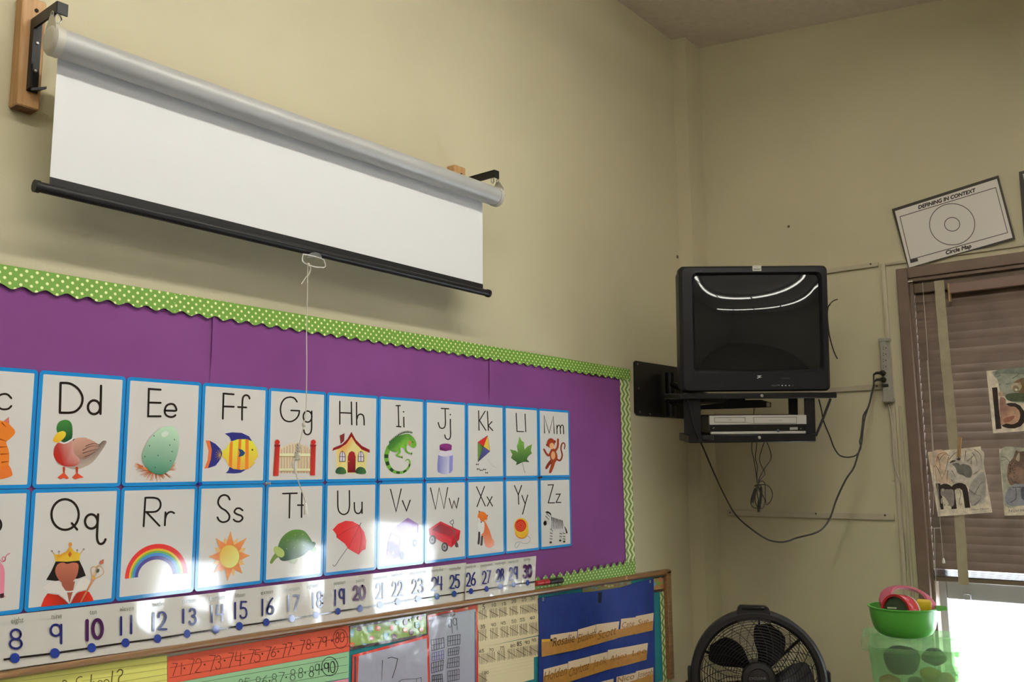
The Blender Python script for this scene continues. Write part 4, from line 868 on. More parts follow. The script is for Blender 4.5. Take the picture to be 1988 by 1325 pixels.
t.part('side_rail', MB().span((XB-rw, -RO, .70), (XB+.0005, -.0005, zb_-.0005), .004, 2), M_OAK)
t.part('backing_paper', MB().span((XA, -.003, .70), (XB-rw+.002, -.0005, zb_-.012)), M_TEAL, smooth=False)
q = Draw(LW, (1020,1080,5.41), RO+.001); q.stroke([(1058,212),(1068,222),(1055,236),(1072,248)], 7, C(200,160,110), True); t.part('chipped_mark', q, M_PRINT, 0, smooth=False, attr=True)
t.done()
# markers lying on the rail
IC = (1020, 1080, 5.41)
def marker(pts, r, cols, label, name, m1, m2):
    a, b = [LW.px(IC[0]+p[0]/IC[2], IC[1]+p[1]/IC[2], -.017) for p in pts]
    t = T(name, label, 'marker', LW, 'markers on the wooden rail')
    t.part('barrel', MB().tube([a, a.lerp(b, .55)], r, 14), m1); t.part('cap', MB().tube([a.lerp(b, .52), a.lerp(b, .97), b], [r*1.12, r*1.08, r*.8], 14), m2); t.done()
marker(((108, 290), (245, 272)), .0092, None, 'short red marker lying on the oak rail under the number thirty', 'marker', mat('marker_red', (.48, .03, .035), rough=.35), mat('marker_red2', (.42, .02, .03), rough=.3))
marker(((248, 272), (386, 254)), .0098, None, 'short black marker lying on the oak rail', 'marker', mat('marker_black', (.018, .018, .02), rough=.35), mat('marker_black2', (.025, .025, .03), rough=.3))
PENCIL = C(70, 62, 48)
def sheet(name, K, poly, col, off, label, cat, draw=None, group=None, m=None, thick=.0006):
    t = T(name, label, cat, LW, group); d0 = Draw(LW, K, off); P = [d0.P(p) for p in poly]
    s = MB(); s.cc = col; s.prism(P, (0, -thick, 0)); t.part('sheet', s, m or M_PRINT, smooth=False, attr=True)
    if draw:
        d = Draw(LW, K, off+thick+.0002); draw(d); t.part('writing', d, m or M_PRINT, smooth=False, attr=True)
    return t.done()
def dr_yellow(d):
    g = C(150,140,70)
    for a in (((100,1110),(1850,880)), ((900,1095),(1850,955)), ((1200,1125),(1850,1020)), ((1500,1140),(1850,1082))): d.stroke(a, 4, g)
    k = C(96,84,36)
    d.stroke([(690,1108),(700,1092),(720,1092),(738,1110),(740,1150)], 12, k, True); d.stroke([(905,1052),(880,1050),(850,1072),(842,1100),(865,1130),(890,1150),(870,1200)], 10, k, True)
    d.stroke([(1008,1028),(996,1190)], 12, k); d.stroke([(1000,1140),(1030,1105),(1050,1130),(1048,1185)], 9, k, True); d.ring((1105,1125), 28, 34, 9, k); d.ring((1175,1115), 28, 34, 9, k)
    d.stroke([(1242,988),(1225,1160)], 13, k); d.stroke([(1292,1000),(1320,970),(1352,985),(1345,1025),(1312,1060),(1308,1105)], 12, k, True); d.disc((1304,1140), 9, 9, k, 10)
sheet('sentence_strip', E1, [(-200,1160),(-200,1075),(1842,812),(1842,1330),(-200,1400)], C(224,208,112), .0035, 'yellow lined sentence strip below the oak rail, cut off by the lower left edge', 'paper', dr_yellow, 'handwritten strips on the lower board')
def dr_red(d):
    k = C(120,38,28)
    for a in (((0,1060),(1870,735)), ((0,1165),(1870,832))): d.stroke(a, 4, k)
    k = C(84,34,24)
    seq = [('7',18,72,1015,1145),('1',108,128,1010,1130),('7',195,250,970,1132),('2',265,330,965,1108),('7',408,470,932,1102),('3',478,532,935,1075),('7',605,660,905,1062),('4',682,745,898,1040),('7',822,876,870,1015),('5',882,942,872,1000),('7',1000,1052,842,982),('6',1060,1104,842,945),('7',1168,1212,815,955),('7',1224,1270,800,930),('7',1356,1402,775,915),('8',1425,1468,765,868),('7',1536,1580,745,860),('9',1590,1634,735,838),('8',1730,1764,692,800),('0',1774,1818,692,790)]
    for ch, x0, x1, y0, y1 in seq: digit(d, ch, x0, x1, y0, y1, 6, k, 8)
    for p in ((150,1065),(362,1027),(570,985),(770,957),(963,915),(1130,890),(1290,858),(1490,820),(1690,778)): d.disc(p, 9, 10, k, 10)
    d.ring((1780,758), 76, 100, 5, k)
sheet('sentence_strip', E2, [(-26,950),(1868,618),(1872,886),(100,1206),(-26,1230)], C(222,92,66), .0048, 'red paper strip with handwritten numbers seventy-one to eighty', 'paper', dr_red, 'handwritten strips on the lower board')
def dr_green(d):
    k = C(70,90,66)
    for a in (((300,1215),(1850,945)), ((700,1215),(1850,1030)), ((1100,1235),(1850,1105))): d.stroke(a, 4, k)
    k = C(52,66,50)
    for ch, x0, x1, y0, y1 in (('8',715,760,1180,1290),('5',775,832,1170,1275),('8',892,945,1155,1260),('6',962,1012,1142,1245),('8',1062,1112,1122,1232),('7',1132,1190,1108,1220),('8',1255,1308,1078,1190),('8',1340,1386,1062,1165),('8',1455,1500,1045,1155),('9',1515,1560,1020,1132)): digit(d, ch, x0, x1, y0, y1, 6, k, 6)
    k = C(34,44,34)
    digit(d, '9', 1610, 1658, 1010, 1105, 10, k); digit(d, '0', 1672, 1722, 992, 1112, 8, k); d.ring((1668,1046), 84, 98, 6, k)
    for p in ((1040,1195),(1212,1160),(1410,1112),(1580,1080)): d.disc(p, 8, 9, k, 10)
sheet('sentence_strip', E2, [(60,1216),(1868,890),(1862,1165),(1300,1260),(60,1500)], C(146,190,146), .0042, 'green paper strip with handwritten numbers ending at a circled ninety', 'paper', dr_green, 'handwritten strips on the lower board')
sheet('sentence_strip', E2, [(1300,1275),(1862,1172),(1862,1400),(1300,1500)], C(214,140,150), .0036, 'pink paper strip just showing below the green number strip', 'paper', None, 'handwritten strips on the lower board')
HC = (680, 1160, 8.03)
def dr_monsters(d):
    d.poly([(0,492),(1180,292),(1186,568),(0,778)], C(136,165,80))
    pu, bl, orr, pk = C(104,60,92), C(112,168,178), C(206,106,60), C(196,84,96)
    def blob(x, y, w, h, c, ears=False):
        d.disc((x,y), w, h, c, 18)
        if ears: d.poly([(x-w,y-h*.4),(x-w*.8,y-h*1.3),(x-w*.3,y-h*.8)], c); d.poly([(x+w,y-h*.4),(x+w*.8,y-h*1.3),(x+w*.3,y-h*.8)], c)
        for s_ in (-1,1): d.disc((x+s_*w*.35,y+h*.25), w*.24, h*.2, C(225,220,205), 10); d.disc((x+s_*w*.35,y+h*.28), w*.1, h*.1, INK, 8)
    for a in ((28,570,32,62,bl,True),(140,495,42,38,pu,False),(306,505,44,46,bl,True),(428,485,42,42,orr,False),(335,640,36,34,pk,False),(562,610,44,56,bl,True),(648,480,28,40,pk,False),(688,615,38,42,pu,False),(735,400,38,36,bl,False),(862,395,32,48,pu,False),(860,515,36,38,orr,False),(955,548,34,52,pu,False),(1046,440,32,48,bl,True),(1085,330,30,28,pk,False),(1112,505,34,36,orr,False),(30,740,40,38,orr,False),(215,735,40,16,bl,False)): blob(*a)
    for p in ((180,590),(182,655),(230,560),(470,640),(790,520),(940,360),(980,350),(620,590)): d.disc(p, 12, 20, C(170,196,90), 10)
sheet('border_strip', HC, [(-5,455),(1180,258),(1192,606),(-5,826)], C(62,38,30), .0048, 'green border strip printed with little round monsters between brown edges', 'border', dr_monsters, 'monster-print border strips', m=M_GLOSSP)
RED = C(205,62,48)
def pocket(K, outer, inner, label, writing, off):
    t = T('dry_erase_pocket', label, 'pocket', LW, 'red-edged plastic pockets')
    d0 = Draw(LW, K, off); P = [d0.P(p) for p in outer]
    s = MB(); s.cc = RED; s.prism(P, (0, -.0015, 0)); t.part('red_edging', s, M_GLOSSP, smooth=False, attr=True)
    d = Draw(LW, K, off+.0018); d.poly(inner[0], C(160,160,176)); 
    for g in inner[1:]: d.poly(g[0], g[1])
    t.part('clear_sleeve', d, M_GLOSSP, smooth=False, attr=True)
    d = Draw(LW, K, off+.0023); writing(d); t.part('writing', d, M_GLOSSP, smooth=False, attr=True); t.done()
def wr17(d):
    k = C(60,58,62); d.stroke([(502,985),(497,1130),(490,1300)], (10,5), k); d.stroke([(586,952),(650,938),(740,962),(705,1110),(655,1262)], 11, k); d.stroke([(750,1325),(800,1290),(930,1278),(1030,1275),(1105,1255),(1110,1340)], 7, k); d.stroke([(1030,1275),(1035,1340)], 6, k)
    d.disc((650,765), 42, 20, C(150,20,40), 14)
pocket(HC, [(30,905),(1212,588),(1228,1420),(20,1420)], [[(132,922),(1192,640),(1212,1420),(112,1420)], ([(62,930),(92,925),(90,1420),(60,1420)], C(70,70,78))], 'red-edged plastic pocket showing a handwritten seventeen', wr17, .0062)
def wr99(d):
    k = C(72,72,86)
    digit(d, '9', 1045, 1082, 708, 845, 6, k, -6); digit(d, '9', 1092, 1130, 700, 815, 6, k, -6)
    for i, (a, b, c, e) in enumerate((((880,912),(1002,890),(1006,985),(885,1015)), ((888,1040),(1000,1012),(1003,1090),(888,1112)), ((882,1135),(998,1105),(992,1200),(885,1230)), ((890,1258),(985,1240),(992,1330),(890,1340)), ((1042,876),(1160,858),(1158,950),(1042,970)), ((1046,996),(1150,978),(1145,1048),(1046,1065)), ((1046,1092),(1150,1072),(1150,1165),(1036,1182)), ((1042,1212),(1150,1195),(1150,1292),(1042,1312)))):
        a, b, c, e = map(Vector, (a, b, c, e)); kk = C(96,92,150) if i == 1 else C(62,62,72); wd = 7 if i == 3 else 5
        d.stroke([tuple(p) for p in (a,b,c,e)], wd, kk, closed=True); d.stroke([tuple(a.lerp(e,.5)), tuple(b.lerp(c,.5))], wd, kk)
        for s_ in (.2,.4,.6,.8): d.stroke([tuple(a.lerp(b,s_)), tuple(e.lerp(c,s_))], wd, kk)
    d.poly([(950,668),(1100,640),(1120,668),(1000,690)], C(120,110,120)); d.disc((1085,668), 22, 18, C(80,60,50), 12)
pocket(E3, [(838,672),(1326,570),(1332,1400),(868,1400)], [[(856,695),(1308,610),(1308,1400),(868,1400)], ([(1298,640),(1312,635),(1316,1400),(1300,1400)], C(84,96,130))], 'tall red-edged plastic pocket with ninety-nine written above hand-drawn ten frames', wr99, .0055)
GC = (920, 1150, 7.571)
def tally(d, groups, nums, y, slope, h):
    for i, (x0, wgt) in enumerate(groups):
        yy = y+slope*(x0-70); k = C(92,82,62) if wgt else C(150,134,104)
        for j in range(5): d.stroke([(x0+j*24+random.uniform(-4,4), yy-j*3), (x0+j*24+random.uniform(-4,4), yy+h-j*3+random.uniform(-8,8))], 5+2*wgt, k)
        d.stroke([(x0-12, yy+.18*h), (x0+118, yy+.72*h)], 6+3*wgt, k)
    for (s_, x, yy, hh, wgt) in nums:
        for q, ch in enumerate(s_): digit(d, ch, x+q*38, x+q*38+26, yy-q*5, yy+hh-q*5, 5+3*wgt, C(62,54,44) if wgt else C(128,114,92))
CREAM = C(214,199,163)
sheet('tally_strip', GC, [(45,150),(945,5),(946,332),(58,490)], CREAM, .0040, 'cream paper strip with tally marks counting five to thirty, topmost of the tally strips', 'paper', lambda d: tally(d, [(80,1),(240,1),(378,0.6),(535,0.6),(690,0.2),(812,0.4)], [('5',132,185,70,1),('10',258,172,45,.8),('15',405,155,40,.3),('20',555,115,45,.4),('25',706,90,45,.2),('30',832,72,45,.1)], 275, -.125, 130), 'tally strips on the lower board')
sheet('tally_strip', GC, [(58,488),(946,332),(972,630),(68,828)], CREAM, .0048, 'cream tally strip counting thirty-five to sixty, second from the oak rail', 'paper', lambda d: tally(d, [(76,.8),(246,.3),(400,.3),(540,.3),(680,.3),(825,.4)], [('35',98,488,50,.8),('40',258,462,45,.1),('45',400,440,40,.1),('50',556,412,45,.1),('55',680,388,45,.1),('60',830,360,40,.3)], 560, -.14, 160), 'tally strips on the lower board')
sheet('tally_strip', GC, [(68,826),(946,648),(942,948),(880,962),(880,1282),(700,1330),(700,1420),(55,1420)], CREAM, .0036, 'cream tally sheet counting sixty-five to one hundred, lowest of the tally strips', 'paper', lambda d: (tally(d, [(84,.4),(202,.4),(355,.3),(505,.2),(635,.6),(740,.4),(835,.3)], [('65',82,850,42,.6),('70',222,835,40,.2),('75',382,805,45,.2),('80',540,775,40,.1),('85',636,735,60,1),('90',752,722,45,.3),('95',850,690,40,.2),('100',112,1172,40,.5)], 915, -.17, 150), tally(d, [(80,.5)], [], 1195, 0, 150), [d.stroke([(60,y),(880,y-165)], 2, C(180,164,126)) for y in (1120,1170,1220,1270)]), 'tally strips on the lower board')
# ------------------------------------------------------------------ pocket chart
M_CHART = mat('blue_nylon', (0.016, 0.045, 0.27), rough=.6, spec=.35, noise=(12, .15, 3), bump=(8, .5, .02, 3))
t = T('pocket_chart', 'royal blue nylon pocket chart pinned inside the oak frame', 'pocket chart', LW)
d0 = Draw(LW, IC, .0075); out = [d0.P(p) for p in ((135,445),(400,400),(700,375),(1000,330),(1200,270),(1342,236),(1352,700),(1362,1420),(135,1420),(140,800))]
t.part('panel', MB().prism(out, (0, -.002, 0)), M_CHART, smooth=False)
d = Draw(LW, IC, .0097); d.poly([(765,385),(805,380),(798,492),(765,495)], (.012,.016,.03)); t.part('hanging_loop', d, M_PRINT, smooth=False, attr=True)
for c in ((185,455),(1310,270)):
    o = LW.px(IC[0]+c[0]/IC[2], IC[1]+c[1]/IC[2], -.0097); t.part('grommet', MB().tube([o+Vector((.0045*math.cos(a_), 0, .0055*math.sin(a_))) for a_ in [i*2*PI/16 for i in range(16)]], .0014, 6, closed=True), M_ZINC)
M_POCK = mat('amber_pocket', (1,1,1), rough=.35, spec=.5, attr=True, noise=(40, .12, 3))
TAN = C(174,124,56)
ROWSP = ([(168,905),(300,895),(530,868),(545,858),(960,775),(1000,770),(1340,682),(1334,782),(985,858),(525,990),(170,1062)],
         [(192,1262),(440,1195),(680,1132),(860,1092),(1282,990),(1268,1092),(860,1197),(440,1330),(300,1370),(184,1400)],
         [(770,1420),(930,1378),(1080,1328),(1342,1242),(1345,1420)])
for k, q in enumerate(ROWSP):
    d = Draw(LW, IC, .0120); s = MB(); s.cc = TAN; s.prism([d.P(p) for p in q], (0, -.0006, 0)); t.part('pocket', s, M_POCK, smooth=False, attr=True)
t.done()
SKIN = C(212,190,160)
def name_card(q, words, a, b, h, label, k=0.8, sl=.15, col=None):
    t = T('name_card', label, 'name card', LW, 'name cards in the pocket chart')
    d = Draw(LW, IC, .0102); s = MB(); s.cc = col or SKIN; s.prism([d.P(p) for p in q], (0, -.0007, 0)); t.part('card', s, M_PRINT, smooth=False, attr=True)
    if words:
        d = Draw(LW, IC, .0130); text(d, words, a, b, h, C(110*k+30,80*k+20,44*k+10), sl); t.part('writing', d, M_PRINT, smooth=False, attr=True)
    t.done()
name_card([(265,832),(545,790),(528,985),(250,1035)], 'Rosalie', (285,955), (512,905), 95, 'cream name card at the left of the top pocket, beside a yellow tab', .5)
name_card([(553,775),(738,722),(738,930),(540,985)], 'Elizabeth', (548,915), (735,850), 90, 'cream name card second from the left in the top pocket', .7)
name_card([(742,720),(986,686),(962,866),(742,930)], 'Scott', (755,885), (950,822), 95, 'cream name card third from the left in the top pocket', .9)
name_card([(1005,662),(1162,644),(1160,815),(990,856)], 'Cate', (1010,760), (1140,735), 60, 'cream name card fourth from the left in the top pocket', 1.1)
name_card([(1160,634),(1346,598),(1336,782),(1158,822)], 'Sue', (1180,730), (1290,705), 60, 'cream name card at the right end of the top pocket', 1.1)
name_card([(170,876),(285,872),(282,940),(265,1040),(170,1060)], None, 0, 0, 0, 'small yellow tab card at the far left of the top pocket', col=C(205,165,60))
name_card([(192,1192),(445,1128),(440,1325),(184,1395)], 'Holden', (195,1318), (430,1248), 100, 'cream name card at the left of the second pocket', .8)
name_card([(450,1112),(676,1056),(676,1255),(445,1322)], 'Charlotte', (455,1275), (662,1190), 95, 'cream name card second from the left in the second pocket', .7)
name_card([(680,1052),(862,1008),(862,1195),(680,1250)], 'Jack', (705,1178), (850,1125), 80, 'cream name card third from the left in the second pocket', 1.0)
name_card([(866,990),(1076,954),(1072,1145),(862,1195)], 'Alana', (885,1112), (1065,1066), 60, 'cream name card fourth from the left in the second pocket', 1.0)
name_card([(1076,954),(1286,914),(1270,1090),(1072,1145)], 'Lee', (1120,1055), (1262,1020), 60, 'cream name card at the right end of the second pocket', 1.0)
name_card([(958,1272),(1162,1225),(1160,1410),(950,1420)], 'Nico', (965,1335), (1140,1290), 60, 'cream name card second from the right in the third pocket', 1.0)
name_card([(1160,1213),(1342,1172),(1342,1400),(1158,1410)], 'Joseph', (1175,1282), (1335,1245), 60, 'cream name card at the right end of the third pocket', 1.0)
name_card([(775,1328),(925,1290),(920,1420),(772,1420)], None, 0, 0, 0, 'cream name card leftmost in the third pocket')
# right end of the lower board
d = Draw(LW, IC, .0045); q = [d.P(p) for p in ((1412,378),(1492,366),(1530,1420),(1450,1420))]
one('border_strip', MB().prism(q, (0, -.0006, 0)), M_CHEV, 'green and cream chevron border strip inside the right of the oak frame', 'border', smooth=False, group='chevron border strips')
def dr_m2(d):
    d.poly([(1345,238),(1492,226),(1492,340),(1350,356)], C(150,140,84))
    for p, c in (((1400,290),C(120,150,60)),((1465,260),C(110,160,176)),((1355,300),C(110,160,176)),((1440,320),C(176,110,70)),((1380,330),C(170,120,80)),((1420,250),C(190,120,80))): d.disc(p, 22, 26, c, 14)
sheet('border_strip', IC, [(1340,228),(1495,216),(1495,362),(1348,384)], C(70,46,28), .0052, 'scrap of monster-print border in the top right corner of the oak frame', 'border', dr_m2, 'monster-print border strips')
def dr_m3(d):
    for k in range(14): d.disc((640+k*34, 345-k*4.5+random.uniform(-8,8)), 14, 10, random.choice((C(120,160,80),C(150,100,90),C(110,150,160),C(190,170,120))), 10)
sheet('border_strip', IC, [(600,330),(1110,262),(1110,330),(600,395)], C(140,130,84), .0052, 'sliver of monster-print border above the blue pocket chart', 'border', dr_m3, 'monster-print border strips')
# ================================================================== right wall fittings
M_RAILP = mat('painted_strip', (0.50, 0.445, 0.32), rough=.5, noise=(12, .08, 3))
def wall_strip(a, b, th, label, holes, ext=0.0):
    """a=(u,v top,v bottom) left end, b the same for the right end, on the right wall"""
    pa, pa2, pb, pb2 = RW.px(a[0], a[1], -th), RW.px(a[0], a[2], -th), RW.px(b[0], b[1], -th), RW.px(b[0], b[2], -th)
    z1, z0 = (pa.z+pb.z)/2, (pa2.z+pb2.z)/2
    t = T('wall_strip', label, 'strip', RW, 'painted mounting strips behind the television')
    t.part('strip', MB().span((pa.x-ext, -th, z0), (pb.x, 0, z1), .002), M_RAILP)
    for u, v in holes:
        o = RW.px(u, v, -th); t.part('screw', MB().lathe([(.0042, 0), (.0035, .0012), (.0006, .0015)], o, 'y', 10), mat('screw_dark', (.07, .055, .04), rough=.6, metal=.4))
    t.done()
wall_strip((1610, 523, 531), (1704, 507.5, 516.5), .012, 'cream painted strip high on the wall behind the television', [(1690, 513)], .25)
wall_strip((1616, 751, 762), (1712, 747, 757), .012, 'cream painted strip level with the television base', [(1702, 750)], .25)
wall_strip((1412, 992, 1004), (1735, 996.5, 1009), .012, 'long cream painted strip low on the wall below the hanging cable', [(1417, 996), (1584, 998), (1718, 1001)])
# surface raceway
def rq(u, v, y=0.0): return RW.px(u, v, y)
zr = rq(1716, 511, -.012).z; xr0 = rq(1712, 560, -.012).x; xr1 = rq(1721, 560, -.012).x
t = T('cable_raceway', 'cream cable raceway running down the wall behind the power strip', 'raceway', RW)
t.part('vertical_channel', MB().span((xr0, -.012, .75), (xr1, 0, zr), .003, 2), M_RAILP)
t.part('channel_cover', MB().span((xr1+.012, -.006, .75), (xr1+.024, 0, rq(1728, 790).z), .002), M_RAILP)
t.done()
t = T('cable_raceway', 'cream cable raceway running level above the window frame', 'raceway', RW)
zh = rq(1988, 479, -.010).z; t.part('horizontal_channel', MB().span((xr1, -.010, zr-.012), (2.6, 0, zr+.0), .003, 2), M_RAILP)
t.done()
# power strip
M_PS = mat('power_strip_beige', (0.36, 0.345, 0.29), rough=.45, noise=(20, .06, 3)); M_SLOT = mat('socket_slot', (.02, .018, .015), rough=.7)
PSK = (1690, 640, 8.286)
def pk(p, y): return RW.px(PSK[0]+p[0]/PSK[2], PSK[1]+p[1]/PSK[2], y)
TH = .034; TH2 = TH
t = T('power_strip', 'long beige power strip with two black plugs, fixed beside the window', 'power strip', RW)
tl, tr, br, bl = pk((150, 180), -TH), pk((300, 180), -TH), pk((335, 1130), -TH), pk((182, 1135), -TH)
def ps_section(p, q, y): return None
body = MB(); a0, a1, b0_, b1_ = tl, tr, bl, br
x0, x1 = min(tl.x, bl.x), max(tr.x, br.x); x0 = (tl.x+bl.x)/2; x1 = (tr.x+br.x)/2
body.prism([(x0, 0, bl.z), (x0, -TH*.8, bl.z), (x0+.004, -TH, bl.z), (x1-.012, -TH, bl.z), (x1, -TH*.55, bl.z), (x1, 0, bl.z)], (0, 0, tl.z-bl.z))
i_ = t.part('body', body, M_PS, smooth=False)
for (z0, z1) in ((tl.z-.006, tl.z+.010), (bl.z-.010, bl.z+.008)): t.part('end_cap', MB().span((x0-.003, -TH-.002, z0), (x1+.003, 0, z1), .003), M_PS)
n_ = 6; ys = [300, 400, 500, 600, 700, 803]
for k, yv in enumerate(ys):
    c = pk((228, yv), -TH); g = t.part('outlet', MB().span((c.x-.010, -TH-.0008, c.z-.012), (c.x+.011, -TH+.001, c.z+.012), .0005), M_PS)
    for dx, dz in ((-.0045, .0045), (-.0045, -.0045)): t.part('slot', MB().span((c.x+dx-.003, -TH-.0012, c.z+dz-.001), (c.x+dx+.002, -TH-.0004, c.z+dz+.001)), M_SLOT, g)
    t.part('slot', MB().lathe([(.0024, 0), (.0024, .0012)], (c.x+.005, -TH-.0002, c.z), 'y', 8), M_SLOT, g)
c = pk((242, 903), -TH); t.part('switch', MB().span((c.x-.012, -TH-.004, c.z-.006), (c.x+.012, -TH+.001, c.z+.006), .0015), M_SLOT)
t.done()
M_CABLE = mat('black_cable', (.022, .018, .012), rough=.5)
M_CABLEW = mat('ivory_cable', (.46, .42, .31), rough=.5)
def cable(name, F, path, r, m, label, extra=()):
    t = T(name, label, 'cable', F, 'cables on the right wall'); t.part('cord', MB().tube(catmull(path, 6), r, 6), m)
    for nm, mb_, mm in extra: t.part(nm, mb_, mm)
    return t.done()
def rpath(K, pts, ys):
    out = []; n = len(pts)
    for i, p in enumerate(pts):
        y = ys if not isinstance(ys, (list, tuple)) else ys[0]+(ys[1]-ys[0])*i/(n-1)
        out.append(RW.px(K[0]+p[0]/K[2], K[1]+p[1]/K[2], y))
    return out
cable('ivory_cable', RW, rpath((1700,700,2.41), [(60,205),(66,240),(78,330),(84,460),(105,545),(122,590),(124,720),(140,850),(148,960),(150,1060),(152,1400)], -.012), .0032, M_CABLEW, 'ivory power cord trailing down the wall from the power strip')
# plugs with their flexes
J2 = (1330, 740, 3.898); FCY = -.55
def plug(c, r):
    o = pk(c, -TH); m = MB(); m.tube([o+Vector((0, .0, 0)), o+Vector((0, -.010, 0)), o+Vector((-.004, -.022, 0))], [.0115, .0125, .008], 10); m.tube([o+Vector((-.002, -.016, 0)), o+Vector((-.022, -.020, .001)), o+Vector((-.034, -.019, -.005))], [.0075, .006, .004], 8); return m, o+Vector((-.034, -.019, -.005))
m1, e1 = plug((205, 705), .01); m2, e2 = plug((215, 812), .01)
# long flex: from the first plug, down in front of the wall, round to the television shelf
p1 = [e1]+rpath(J2, [(1428,30),(1420,70),(1395,170),(1360,280),(1345,380),(1335,470),(1308,560),(1275,660),(1215,750),(1145,900),(1105,1020),(1060,1100),(990,1150),(840,1190),(790,1210),(730,1220),(660,1212),(600,1188),(480,1105),(380,1010),(300,870),(220,700),(130,490),(100,440),(60,350),(30,270)], [-.06, -.60])
cable('long_flex', RW, p1, .0036, M_CABLE, 'long black flex looping from the power strip across the wall to the television shelf', [('plug', m1, M_CABLE)])
p2 = [e2]+rpath(J2, [(1425,42),(1412,85),(1388,190),(1350,260),(1342,330),(1330,420),(1322,460),(1330,505),(1310,545),(1280,570),(1220,578),(1165,560),(1125,500),(1095,420),(1050,310),(1030,210),(1012,140)], [-.06, -.50])
cable('short_flex', RW, p2, .0030, M_CABLE, 'shorter black flex dipping from the power strip to the shelf end', [('plug', m2, M_CABLE)])
# hole plug and stray fixings on the wall
for (u, v, F, r, lb) in ((1315, 499, LW, .009, 'small round screw hole beside the television, near the corner'), (1531, 440, RW, .006, 'tiny nail mark on the wall above the television'), (1735, 933, RW, .006, 'small round screw head beside the ivory cord')):
    o = F.px(u, v, -.0005); one('wall_fixing', MB().lathe([(r, 0), (r*.9, .002), (r*.4, .0035), (r*.1, .0036)], o, 'y', 14), mat('old_brass', (.12, .085, .04), rough=.5, metal=.3) if v != 933 else M_RAILP, lb, 'screw', F)
# ------------------------------------------------------------------ posters
J4 = (1700, 320, 5.097)
M_POST = mat('poster_print', (1,1,1), rough=.5, spec=.35, attr=True)
PB, PWH = (.055, .045, .035), (.76, .72, .66)
t = T('wall_poster', 'tilted black-edged Circle Map poster with two circles above the window', 'poster', RW)
d = Draw(RW, J4, .012); s = MB(); s.cc = PB; s.prism([d.P(p) for p in ((160,440),(1215,105),(1382,735),(322,1022))], (0, -.0008, 0)); t.part('backing', s, M_POST, smooth=False, attr=True)
d = Draw(RW, J4, .0131); d.poly([(190,460),(1200,140),(1355,722),(330,1018)], PWH); t.part('sheet', d, M_POST, smooth=False, attr=True)
d = Draw(RW, J4, .0134); kk = (.06,.05,.045)
d.stroke([(240,515),(1188,226),(1305,672),(342,940)], 7, kk, closed=True); d.ring((757,590), 224, 204, 7, kk, n=48); d.ring((757,590), 75, 68, 7, kk, n=32)
text(d, 'DEFINING IN CONTEXT', (425,440), (985,268), 36, kk, 0, 3); text(d, 'Circle Map', (695,890), (945,822), 38, kk, 0, 3); d.poly([(338,945),(415,925),(420,955),(345,975)], kk)
t.part('print', d, M_POST, smooth=False, attr=True); t.done()
t = T('wall_poster', 'black-edged poster cut off by the right edge above the window', 'poster', RW)
q0 = RW.px(1978, 334, -.012); q1 = RW.px(1988, 462, -.012)
s = MB(); s.cc = PB; s.prism([q0, q0+Vector((.40, 0, .02)), q0+Vector((.42, 0, -.235)), q1], (0, -.0008, 0)); t.part('backing', s, M_POST, smooth=False, attr=True)
s = MB(); s.cc = (.50,.53,.52); o = Vector((.013, -.0011, -.012)); s.prism([q0+o, q0+o+Vector((.375, 0, .02)), q0+o+Vector((.395, 0, -.21)), q0+o+Vector((.022, 0, -.235+.012))], (0, -.0003, 0)); t.part('sheet', s, M_POST, smooth=False, attr=True); t.done()
